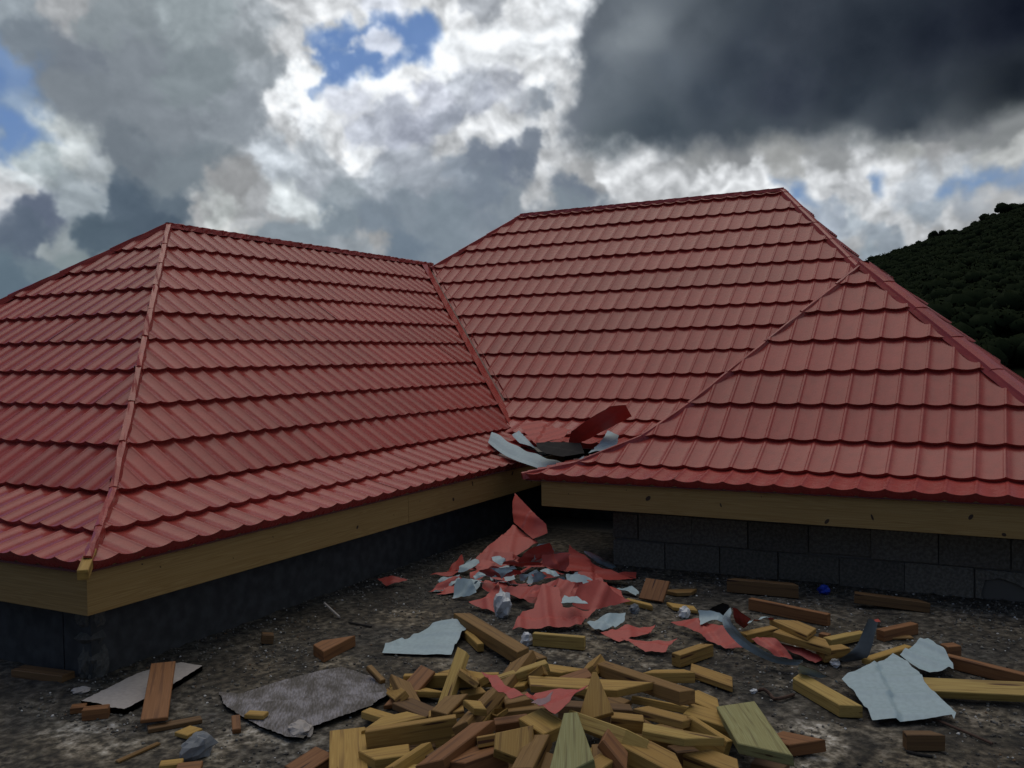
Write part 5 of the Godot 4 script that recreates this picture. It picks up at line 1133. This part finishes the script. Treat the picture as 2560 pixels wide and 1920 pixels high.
func board(called: String, label: String, a: Vector3, b: Vector3, wide: float, thick: float, tone: int, roll: float, cut_a: float, cut_b: float, point: float, group: String) -> void:
	var d := (b - a).normalized()
	var up := (Vector3.UP - d * d.y).normalized().rotated(d, deg_to_rad(roll + (rng.randf_range(-9.0, 9.0) if group.begins_with("offcuts heaped") else 0.0)))
	var half := a.distance_to(b) / 2
	var w := wide / 2
	var wa := w * lerpf(1.0, 0.12, point)
	var poly := PackedVector2Array([Vector2(-half - cut_a, -wa), Vector2(half - cut_b, -w), Vector2(half + cut_b, w), Vector2(-half + cut_a, wa)])
	var o := put(called, plate(poly, thick, 0.003), mat_wood[(tone + (8 if rng.randf() < 0.5 else 0)) % mat_wood.size()], self, Transform3D(Basis(d, up, d.cross(up)), (a + b) / 2))
	tag(o, label, "board", group)

func wave(x: float, y: float) -> float:
	# a fragment of pressed tile: pans across, a step at each course
	var t := absf(2.0 * fposmod(x / TILE_W, 1.0) - 1.0)
	return 0.004 * t * t + 0.013 * smoothstep(0.45, 1.0, t) + LIP * fposmod(y / 0.37, 1.0)

func sheet(called: String, label: String, category: String, o: Vector3, u: Vector3, v: Vector3, pts: Array, front: String, back: String, turn: float, amp: float, phase: float, jag: float, _curl: float, t: float, group: String) -> void:
	var n := u.cross(v).normalized()
	var corners := []
	for i in range(0, pts.size(), 3):
		corners.append(Vector3(pts[i], pts[i + 1], pts[i + 2]))
	# torn outline
	var outline := PackedVector2Array()
	for i in corners.size():
		var a: Vector3 = corners[i]
		var b: Vector3 = corners[(i + 1) % corners.size()]
		var m := maxi(1, int(Vector2(a.x, a.y).distance_to(Vector2(b.x, b.y)) / 0.016))
		var d := Vector2(b.x - a.x, b.y - a.y).normalized()
		for j in m:
			var p := Vector2(a.x, a.y).lerp(Vector2(b.x, b.y), float(j) / m)
			outline.append(p + (Vector2(-d.y, d.x) * rng.randf_range(-jag, jag) if j > 0 else Vector2.ZERO))
	var box := Rect2(outline[0], Vector2.ZERO)
	for p in outline:
		box = box.expand(p)
	var all := PackedVector2Array(outline)
	var step := 0.014
	for i in int(box.size.x / step) + 1:
		for j in int(box.size.y / step) + 1:
			var p := box.position + Vector2(i + 0.25 + 0.5 * (j % 2), j + 0.5) * step
			if not Geometry2D.is_point_in_polygon(p, outline):
				continue
			var near := false
			for q in outline:
				if q.distance_squared_to(p) < 0.00012:
					near = true
					break
			if not near:
				all.append(p + Vector2(rng.randf_range(-0.0004, 0.0004), rng.randf_range(-0.0004, 0.0004)))
	var crease := Vector2.from_angle(rng.randf() * TAU)
	var crease2 := Vector2.from_angle(rng.randf() * TAU)
	var crease_by2 := rng.randf_range(-0.16, 0.16) * minf(amp * 1.5, 1.0) * clampf(0.16 / box.size.length(), 0.12, 1.0)
	var small := clampf(0.16 / box.size.length(), 0.12, 1.0)
	var crease_at := rng.randf_range(-0.05, 0.05)
	var crease_by := rng.randf_range(-0.2, 0.3) * minf(amp * 1.5, 1.0) * small
	var tri := Geometry2D.triangulate_delaunay(all)
	var top := PackedVector3Array()
	for p in all:
		var sum := 0.0
		var ws := 0.0
		for c in corners:
			var w := 1.0 / (Vector2(c.x, c.y).distance_squared_to(p) + 0.006)
			sum += c.z * w
			ws += w
		var r := p.rotated(turn)
		var fold := absf(p.dot(crease) - crease_at) * crease_by + absf(p.dot(crease2) - crease_at * 1.7) * crease_by2
		var h := sum / ws * 0.7 + (wave(r.x + phase, r.y + phase * 0.8) - 0.018) * amp + fold
		var y := o.y + u.y * p.x + v.y * p.y + n.y * h
		if y < 0.012 and n.y > 0.2:
			h += (0.012 - y) / n.y      # nothing sinks into the slab
		top.append(Vector3(p.x, p.y, h))
	var idx := PackedInt32Array()
	for i in range(0, tri.size(), 3):
		var a := all[tri[i]]
		var b := all[tri[i + 1]]
		var c := all[tri[i + 2]]
		if not Geometry2D.is_point_in_polygon((a + b + c) / 3.0, outline):
			continue
		if (b - a).cross(c - a) > 0:
			idx.append_array([tri[i], tri[i + 2], tri[i + 1]])
		else:
			idx.append_array([tri[i], tri[i + 1], tri[i + 2]])
	var nor := PackedVector3Array()
	nor.resize(top.size())
	for i in range(0, idx.size(), 3):
		var k := (top[idx[i + 2]] - top[idx[i]]).cross(top[idx[i + 1]] - top[idx[i]])
		for j in 3:
			nor[idx[i + j]] += k
	for i in nor.size():
		nor[i] = nor[i].normalized() if nor[i].length_squared() > 0 else Vector3(0, 0, 1)
	var me := arr_mesh(top, nor, idx)
	var low := PackedVector3Array()
	var lown := PackedVector3Array()
	for i in top.size():
		low.append(top[i] - nor[i] * t)
		lown.append(-nor[i])
	var lidx := PackedInt32Array()
	for i in range(0, idx.size(), 3):
		lidx.append_array([idx[i], idx[i + 2], idx[i + 1]])
	var m := outline.size()
	for i in m:
		var j := (i + 1) % m
		var s := low.size()
		var side := Vector3(top[j].y - top[i].y, top[i].x - top[j].x, 0).normalized()
		if Geometry2D.is_polygon_clockwise(outline):
			side = -side
		low.append_array([top[i], top[j], low[j], low[i]])
		lown.append_array([side, side, side, side])
		lidx.append_array([s, s + 1, s + 2, s, s + 2, s + 3])
	me = arr_mesh(low, lown, lidx, me)
	me.surface_set_material(0, mats[front])
	me.surface_set_material(1, mats[back])
	var node := put(called, me, null, self, Transform3D(Basis(u, v, n), o))
	tag(node, label, category, group)

func strip_thing(called: String, label: String, e1: Array, e2: Array, mat: String, group: String) -> void:
	# a bent strip of sheet between two edges, smoothed along its length, folded along its middle
	var c1 := Curve3D.new()
	var c2 := Curve3D.new()
	for i in e1.size():
		var d1: Vector3 = (e1[mini(i + 1, e1.size() - 1)] - e1[maxi(i - 1, 0)]) / 6.0
		var d2: Vector3 = (e2[mini(i + 1, e2.size() - 1)] - e2[maxi(i - 1, 0)]) / 6.0
		c1.add_point(e1[i], -d1, d1)
		c2.add_point(e2[i], -d2, d2)
	var f := Faces.new()
	var rows := []
	for s in 41:
		var t := s / 40.0
		var a := c1.sample_baked(t * c1.get_baked_length(), true)
		var b := c2.sample_baked(t * c2.get_baked_length(), true)
		var m := (a + b) / 2 + Vector3(0, 0.008, -0.004)
		rows.append([a, a.lerp(m, 0.5) + Vector3(0, 0.004, 0), m, m.lerp(b, 0.5) + Vector3(0, -0.004, 0), b])
	for s in 40:
		for e in 4:
			f.quad(rows[s][e], rows[s + 1][e], rows[s + 1][e + 1], rows[s][e + 1])
	var back := Faces.new()
	for i in range(0, f.v.size(), 3):
		back.tri(f.v[i] - f.n[i] * 0.002, f.v[i + 2] - f.n[i] * 0.002, f.v[i + 1] - f.n[i] * 0.002)
	f.v.append_array(back.v)
	f.n.append_array(back.n)
	tag(put(called, from_faces(f), mats[mat], self), label, "metal strip", group)

func lump_mesh(size: Vector3, seed_: int, soft: bool) -> ArrayMesh:
	var n := noise(100 + seed_, 0.9, 3)
	var f := Faces.new()
	var rows := []
	for i in 9:
		var row := []
		for j in 15:
			var th := PI * i / 8.0
			var ph := TAU * (j % 14) / 14.0
			var d := Vector3(sin(th) * cos(ph), cos(th), sin(th) * sin(ph))
			var k := 1.0 + 0.55 * n.get_noise_3dv(d * 1.6) + (0.25 * absf(n.get_noise_3dv(d * 4.0)) if soft else 0.0)
			row.append((d * k * size + Vector3(0, size.y * 0.85, 0)) * 0.62)
		rows.append(row)
	for i in 8:
		for j in 14:
			f.quad(rows[i][j], rows[i][j + 1], rows[i + 1][j + 1], rows[i + 1][j])
	return from_faces(f)

func lump(called: String, label: String, category: String, at: Vector3, size: Vector3, mat: String, seed_: int, group: String) -> void:
	tag(put(called, lump_mesh(size, seed_, mat == "white" or mat == "blue"), mats[mat], self, Transform3D(Basis(Vector3.UP, seed_ * 1.3), at)), label, category, group)

func tube(pts: Array, r: float) -> ArrayMesh:
	var f := Faces.new()
	var rows := []
	for i in pts.size():
		var d: Vector3 = (pts[mini(i + 1, pts.size() - 1)] - pts[maxi(i - 1, 0)]).normalized()
		var s := d.cross(Vector3(0.1, 1, 0.05)).normalized()
		var u := s.cross(d)
		var row := []
		for j in 8:
			row.append(pts[i] + (s * cos(TAU * j / 7.0) + u * sin(TAU * j / 7.0)) * r)
		rows.append(row)
	for i in pts.size() - 1:
		for j in 7:
			f.quad(rows[i][j], rows[i + 1][j], rows[i + 1][j + 1], rows[i][j + 1])
	for j in 7:
		f.tri(pts[0], rows[0][j], rows[0][j + 1])
		f.tri(pts[-1], rows[-1][j + 1], rows[-1][j])
	return from_faces(f)

func rod(called: String, label: String, category: String, pts: Array, r: float, mat: String, group: String) -> void:
	var c := Curve3D.new()
	for i in pts.size():
		var d: Vector3 = (pts[mini(i + 1, pts.size() - 1)] - pts[maxi(i - 1, 0)]) / 6.0
		c.add_point(pts[i], -d, d)
	var q := []
	for i in 13:
		q.append(c.sample_baked(c.get_baked_length() * i / 12.0, true))
	tag(put(called, tube(q, r), mats[mat], self), label, category, group)

# ---------------------------------------------------------------- ground
const SX := -5.2
const SZ := -7.6
const SIZE := 7.8

func slab_height(x: float, z: float, n: FastNoiseLite) -> float:
	var h := n.get_noise_2d(x, z) * 0.006
	# dirt gathered along the foot of the walls
	var dl := maxf(0.0, x + 3.95)
	var dr := maxf(0.0, -6.39 - z) if x > -2.56 else 9.0
	var dz := absf(z + 6.39) if x > -2.56 else 9.0
	var pile := exp(-dl / 0.1) + exp(-dz / 0.1)
	return h + pile * (0.012 + 0.02 * maxf(0.0, n.get_noise_2d(x * 4.0 + 50.0, z * 4.0)))

func slab_tone(x: float, z: float, blots: Array, wide: FastNoiseLite, mid: FastNoiseLite, fine: FastNoiseLite, hue: FastNoiseLite) -> Color:
	var m := mid.get_noise_2d(x, z)
	var v := 0.38 + 0.32 * wide.get_noise_2d(x, z) + 0.3 * m + 0.22 * fine.get_noise_2d(x, z)
	for b in blots:
		var dx: float = (x - b[0]) / b[2]
		if dx > 1.6 or dx < -1.6:
			continue
		var dz: float = (z - b[1]) / b[3]
		var q := 1.0 - sqrt(dx * dx + dz * dz) + 0.75 * m
		if q > 0.0:
			v += b[4] * smoothstep(0.0, 0.22, q)
	v = clampf(v, 0.0, 1.0)
	var c: Color
	if v < 0.4:
		c = Color(0.03, 0.027, 0.022).lerp(Color(0.115, 0.102, 0.082), v / 0.4)
	elif v < 0.7:
		c = Color(0.115, 0.102, 0.082).lerp(Color(0.29, 0.258, 0.208), (v - 0.4) / 0.3)
	else:
		c = Color(0.29, 0.258, 0.208).lerp(Color(0.62, 0.59, 0.54), (v - 0.7) / 0.3)
	var w := hue.get_noise_2d(x, z) * 0.14
	return Color(c.r * (1.0 + w), c.g * (1.0 + w * 0.3), c.b * (1.0 - w))

func build_ground() -> void:
	var wide := noise(41, 0.55, 4)
	var mid := noise(42, 2.6, 5)
	var fine := noise(43, 15.0, 4)
	var hue := noise(44, 0.9, 3)
	# pale mortar and lime where the photograph shows them, and darker wet dirt: x, z, half widths, strength
	var blots := [[-2.78, -2.81, 0.16, 0.19, 0.34], [-3.35, -2.57, 0.20, 0.15, 0.20], [-3.01, -3.78, 0.16, 0.13, 0.22], [-3.16, -4.61, 0.24, 0.27, 0.16], [-3.14, -4.84, 0.19, 0.18, 0.16], [-0.68, -3.94, 0.10, 0.10, 0.50], [-0.92, -4.43, 0.06, 0.12, 0.38], [-0.61, -3.73, 0.10, 0.22, 0.34], [-0.83, -4.08, 0.09, 0.11, 0.20], [-0.93, -4.06, 0.05, 0.30, -0.25], [-1.34, -4.76, 0.16, 0.13, 0.05], [-2.01, -4.41, 0.19, 0.10, 0.18], [-0.50, -3.97, 0.21, 0.08, 0.20], [-0.09, -4.29, 0.19, 0.16, 0.22], [-0.06, -5.47, 0.21, 0.26, -0.20], [-0.35, -3.79, 0.23, 0.10, 0.10], [-4.19, -2.89, 0.23, 0.14, -0.12], [-3.02, -3.98, 0.14, 0.09, 0.15], [-4.00, -4.31, 0.26, 0.40, -0.15], [-1.70, -5.79, 0.39, 0.25, -0.12], [-0.14, -6.49, 0.38, 0.45, -0.22], [-0.55, -5.19, 0.06, 0.10, 0.35], [-2.47, -3.96, 0.13, 0.09, 0.20], [-1.62, -4.39, 0.08, 0.07, 0.20], [-0.88, -4.69, 0.08, 0.10, 0.20]]
	mat_slab = StandardMaterial3D.new()
	mat_slab.vertex_color_use_as_albedo = true
	var grit := noise(45, 0.022, 6, FastNoiseLite.TYPE_SIMPLEX_SMOOTH, 0.66)
	mat_slab.albedo_texture = grain(grit, 1024, 1024, ramp([[0.22, Color(0.3, 0.285, 0.26)], [0.42, Color(0.56, 0.54, 0.5)], [0.56, Color(0.74, 0.72, 0.69)], [0.7, Color(0.9, 0.885, 0.86)], [0.82, Color(1, 1, 1)]]))
	mat_slab.roughness = 0.93
	mat_slab.normal_enabled = true
	mat_slab.normal_texture = bump(grit, 1024, 7.0)
	mat_slab.normal_scale = 1.0
	triplanar(mat_slab, Vector3(0.61, 0.61, 0.61), true)
	# worn concrete, slightly uneven
	var G := 300
	var v := PackedVector3Array()
	var nn := PackedVector3Array()
	var tint := PackedColorArray()
	var idx := PackedInt32Array()
	var bumps := noise(47, 1.9, 5)
	for j in G + 1:
		for i in G + 1:
			var x := SX + SIZE * i / G
			var z := SZ + SIZE * j / G
			v.append(Vector3(x, slab_height(x, z, bumps), z))
			var e := 0.02
			nn.append(Vector3(slab_height(x - e, z, bumps) - slab_height(x + e, z, bumps), 2 * e, slab_height(x, z - e, bumps) - slab_height(x, z + e, bumps)).normalized())
			tint.append(slab_tone(x, z, blots, wide, mid, fine, hue))
	for j in G:
		for i in G:
			var a := j * (G + 1) + i
			idx.append_array([a, a + 1, a + G + 2, a, a + G + 2, a + G + 1])
	var arr := []
	arr.resize(Mesh.ARRAY_MAX)
	arr[Mesh.ARRAY_VERTEX] = v
	arr[Mesh.ARRAY_NORMAL] = nn
	arr[Mesh.ARRAY_COLOR] = tint
	arr[Mesh.ARRAY_INDEX] = idx
	var me := ArrayMesh.new()
	me.add_surface_from_arrays(Mesh.PRIMITIVE_TRIANGLES, arr)
	var top := put("concrete_screed", me, mat_slab, self)
	top.set_meta("kind", "structure")
	var slab := put("concrete_slab", block_mesh(26, 3.2, 24, 0.02), mat_block[2], self, Transform3D(Basis(), Vector3(-1, -0.03, -4)))
	slab.set_meta("kind", "structure")
	# crumbs of concrete, plaster and grit
	var shapes := []
	for k in 3:
		shapes.append(lump_mesh(Vector3(1.0, 0.62, 0.85), 30 + k, false))
	var tones := [[0.1, 0.092, 0.08], [0.17, 0.16, 0.14], [0.06, 0.053, 0.045], [0.5, 0.49, 0.47], [0.13, 0.08, 0.045]]
	for k in 5:
		var mm := MultiMesh.new()
		mm.transform_format = MultiMesh.TRANSFORM_3D
		mm.mesh = shapes[k % 3]
		mm.instance_count = [8000, 8000, 4500, 1800, 1500][k]
		for i in mm.instance_count:
			var p := Vector3.ZERO
			for tries in 30:
				var x := rng.randf_range(-4.0, 0.4)
				var z := rng.randf_range(-6.5, -2.6)
				if x < -2.55 and z < -6.4:
					continue
				var dens := 0.35 + 0.9 * mid.get_noise_2d(x * 0.6, z * 0.6) + 0.5 * exp(-absf(x + 3.95) / 0.3) + (0.5 * exp(-absf(z + 6.4) / 0.3))
				p = Vector3(x, slab_height(x, z, bumps), z)
				if rng.randf() < dens:
					break
			var r := pow(rng.randf(), 4.0) * (0.012 if k < 3 else 0.01) + 0.0016
			mm.set_instance_transform(i, Transform3D(Basis(Vector3.UP, rng.randf() * TAU).rotated(Vector3(1, 0, 0), rng.randf_range(-0.5, 0.5)).scaled(Vector3.ONE * r), p))
		var o := MultiMeshInstance3D.new()
		o.name = numbered("rubble_crumbs")
		o.multimesh = mm
		o.material_override = plain(lin(tones[k][0], tones[k][1], tones[k][2]), 0.9)
		o.set_meta("kind", "stuff")
		tag(o, ["brownish grey concrete crumbs strewn over the slab", "light grey grit strewn over the slab", "dark dirt crumbs strewn over the slab", "tiny white plaster specks strewn over the slab", "brown wood chips strewn over the slab"][k], "rubble")
		add_child(o)

# ---------------------------------------------------------------- the wooded hill
func ridge_height(az: float) -> float:
	# degrees of elevation of the ridge without its trees
	var pts := [[-60.0, -0.6], [-30.0, 0.3], [-16.0, 1.8], [-8.0, 4.1], [-5.0, 5.1], [-2.0, 5.9], [1.0, 6.9], [5.0, 8.0], [14.0, 9.5], [30.0, 10.0], [55.0, 6.0], [90.0, 1.0]]
	for i in pts.size() - 1:
		if az <= pts[i + 1][0]:
			return lerpf(pts[i][1], pts[i + 1][1], clampf((az - pts[i][0]) / (pts[i + 1][0] - pts[i][0]), 0, 1))
	return 0.5

const RIDGE := 420.0

func hill_point(az: float, r: float) -> Vector3:
	var top := RIDGE * tan(deg_to_rad(maxf(ridge_height(az), -0.5))) + 1.55
	var t := (r - 60.0) / (RIDGE - 60.0)
	var h := lerpf(-3.5, top, smoothstep(0.0, 1.0, t) * 0.35 + clampf(t, 0, 1) * 0.65) if t < 1.0 else top - (r - RIDGE) * 0.25
	return Vector3(sin(deg_to_rad(az)) * r, maxf(h, -3.5), -cos(deg_to_rad(az)) * r)

func crown_mesh(seed_: int, leaves: int, flat: float) -> ArrayMesh:
	var g := RandomNumberGenerator.new()
	g.seed = seed_
	var f := Faces.new()
	var lobes := []
	for i in 9:
		lobes.append([Vector3(g.randf_range(-0.65, 0.65), g.randf_range(-0.35, 0.5) * flat, g.randf_range(-0.65, 0.65)), g.randf_range(0.25, 0.48)])
	for l in lobes:      # the dense heart of each bough
		var rows := []
		for i in 6:
			var row := []
			for j in 9:
				var th := PI * i / 5.0
				var ph := TAU * (j % 8) / 8.0
				var w := Vector3(sin(th) * cos(ph), cos(th) * flat, sin(th) * sin(ph))
				row.append(l[0] + w * float(l[1]) * (0.85 + 0.16 * sin(ph * 3.0 + th * 5.0 + l[1] * 40.0)))
			rows.append(row)
		for i in 5:
			for j in 8:
				var from := f.v.size()
				f.quad(rows[i + 1][j], rows[i + 1][j + 1], rows[i][j + 1], rows[i][j])
				for q in range(from, f.v.size()):
					f.n[q] = ((f.v[q] - l[0]).normalized() + f.v[q] * 0.5).normalized()
	for i in leaves:
		var l: Array = lobes[g.randi() % 9]
		var d := Vector3(g.randfn(), g.randfn() * flat, g.randfn()).normalized()
		var p: Vector3 = l[0] + d * float(l[1]) * pow(g.randf(), 0.35)
		var s := g.randf_range(0.025, 0.055)
		var a := Vector3(g.randfn(), g.randfn(), g.randfn()).normalized()
		var b := a.cross(Vector3(g.randfn(), g.randfn(), g.randfn())).normalized()
		f.quad(p - a * s, p - b * s * 0.7, p + a * s, p + b * s * 0.6)
		var k := (d * 0.75 + p * 0.6 + Vector3(0, 0.25, 0)).normalized()
		while f.n.size() < f.v.size():
			f.n.append(k)
		for q in range(f.n.size() - 6, f.n.size()):
			if q >= 0:
				f.n[q] = k
	return from_faces(f)

func build_hill() -> void:
	var v := Faces.new()
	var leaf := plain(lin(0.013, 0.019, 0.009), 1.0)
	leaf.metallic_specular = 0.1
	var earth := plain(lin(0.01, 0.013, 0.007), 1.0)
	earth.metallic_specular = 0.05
	for i in range(-60, 90, 2):
		for j in 24:
			var r0 := 60.0 + j * 22.0
			var r1 := r0 + 22.0
			v.quad(hill_point(i, r1), hill_point(i + 2, r1), hill_point(i + 2, r0), hill_point(i, r0))
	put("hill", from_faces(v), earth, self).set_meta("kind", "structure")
	var plane := PlaneMesh.new()
	plane.size = Vector2(5000, 5000)
	put("ground", plane, plain(lin(0.03, 0.04, 0.018), 0.95), self, Transform3D(Basis(), Vector3(0, -3.4, 0))).set_meta("kind", "structure")
	var crowns := []
	for k in 4:
		crowns.append(crown_mesh(500 + k, 420, 0.8))
	var g := RandomNumberGenerator.new()
	g.seed = 99
	for k in 4:
		var mm := MultiMesh.new()
		mm.transform_format = MultiMesh.TRANSFORM_3D
		mm.mesh = crowns[k]
		mm.instance_count = 1300
		for i in 1300:
			var az := g.randf_range(-12.0, 10.0)
			var r := lerpf(85.0, 408.0, pow(g.randf(), 0.62))
			var s := g.randf_range(3.0, 5.4)
			var p := hill_point(az, r) + Vector3(0, s * 0.35, 0)
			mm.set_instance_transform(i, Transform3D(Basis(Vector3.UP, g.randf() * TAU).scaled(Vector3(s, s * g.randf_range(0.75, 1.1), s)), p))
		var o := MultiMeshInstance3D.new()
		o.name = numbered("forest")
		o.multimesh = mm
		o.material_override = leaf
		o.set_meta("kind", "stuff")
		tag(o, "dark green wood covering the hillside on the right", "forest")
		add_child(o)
	# the trees one can tell apart against the sky
	var bark := plain(lin(0.03, 0.024, 0.018), 0.9)
	var trees := [[-6.9, 2.0, "low dark bush where the hill meets the roof"], [-6.2, 2.3, "small dark tree at the left foot of the ridge"], [-5.45, 2.7, "flat topped tree with sky showing through on the ridge"], [-4.6, 2.5, "dark tree just right of the flat topped tree"], [-3.8, 2.8, "rounded dark tree left of the ridge's middle"], [-3.05, 3.3, "taller pointed tree at the ridge's middle"], [-2.2, 2.6, "low rounded tree right of the pointed ridge tree"], [-1.4, 2.9, "broad dark tree on the ridge's right half"], [-0.6, 3.4, "bushy tree before the ridge's highest tree"], [0.15, 4.1, "highest dark tree near the picture's right edge"], [1.0, 3.6, "dark tree cut by the picture's right edge"], [1.9, 3.8, "dark tree just past the picture's right edge"]]
	for t in trees:
		var s: float = t[1] * 1.55
		var base := hill_point(t[0], RIDGE - 1.0)
		var root := thing("ridge_tree", t[2], "tree", base, "trees along the hill's ridge")
		put("trunk", tube([Vector3(0, -0.5, 0), Vector3(0.1, s * 0.5, 0.1), Vector3(-0.1, s * 1.05, 0)], 0.18), bark, root)
		var flat := 0.45 if t[2].begins_with("flat") else 0.85
		var c := put("crown", crown_mesh(700 + int(t[0] * 10), 480, flat), leaf, root, Transform3D(Basis(Vector3.UP, s * 7.0).scaled(Vector3(s, s * 0.9, s)), Vector3(0, s * 1.0, 0)))

func fill_pile(heart: Vector3) -> void:
	# thin offcuts lodged between the bigger boards of the pile
	for i in 22:
		var ang := rng.randf() * TAU
		var far := sqrt(rng.randf())
		var p := heart + Vector3(cos(ang) * far * 0.78, 0, sin(ang) * far * 0.42)
		var high := 0.03 + (1.0 - far) * rng.randf_range(0.1, 0.24)
		var d := Vector3(cos(rng.randf() * TAU), rng.randf_range(-0.5, 0.5), rng.randf_range(-1, 1)).normalized()
		var half := rng.randf_range(0.06, 0.19)
		var a := p - d * half + Vector3(0, high, 0)
		var b := p + d * half + Vector3(0, high, 0)
		a.y = maxf(a.y, 0.03)
		b.y = maxf(b.y, 0.03)
		board("timber_offcut", "offcut lodged deep between the bigger boards of the timber pile", a, b, rng.randf_range(0.05, 0.1), rng.randf_range(0.02, 0.045), [0, 1, 1, 2, 3, 5][rng.randi() % 6], rng.randf_range(-35, 35), rng.randf_range(-0.04, 0.04), rng.randf_range(-0.04, 0.04), 0.0, "offcuts lodged deep in the pile")

func fill_heap(heart: Vector3) -> void:
	# small torn bits caught between the larger sheets
	for i in 34:
		var ang := rng.randf() * TAU
		var far := sqrt(rng.randf())
		var p := heart + Vector3(cos(ang) * far * 0.62, 0.03 + (1.0 - far) * rng.randf_range(0.06, 0.2), sin(ang) * far * 0.5)
		var n := Vector3(rng.randf_range(-0.5, 0.5), 1.0, rng.randf_range(-0.2, 0.8)).normalized()
		var u := n.cross(Vector3(rng.randf_range(-1, 1), 0.1, rng.randf_range(-1, 1))).normalized()
		var v := n.cross(u)
		var m := 5 + rng.randi() % 4
		var s := rng.randf_range(0.05, 0.13)
		var pts := []
		for k in m:
			var t := TAU * k / m
			var r := s * rng.randf_range(0.55, 1.15)
			pts.append_array([cos(t) * r * 1.4, sin(t) * r * 0.8, rng.randf_range(-0.02, 0.02)])
		var red := rng.randf() < 0.62
		sheet("torn_sheet", "small red torn bit caught between the larger sheets of the heap" if red else "small pale grey torn bit caught between the larger sheets of the heap", "metal sheet", p, u, v, pts, "red" if red else "grey", "grey" if red else "red", rng.randf() * TAU, 0.8, rng.randf(), 0.004, 0.0, 0.0016, "small red bits in the sheet heap" if red else "small grey bits in the sheet heap")
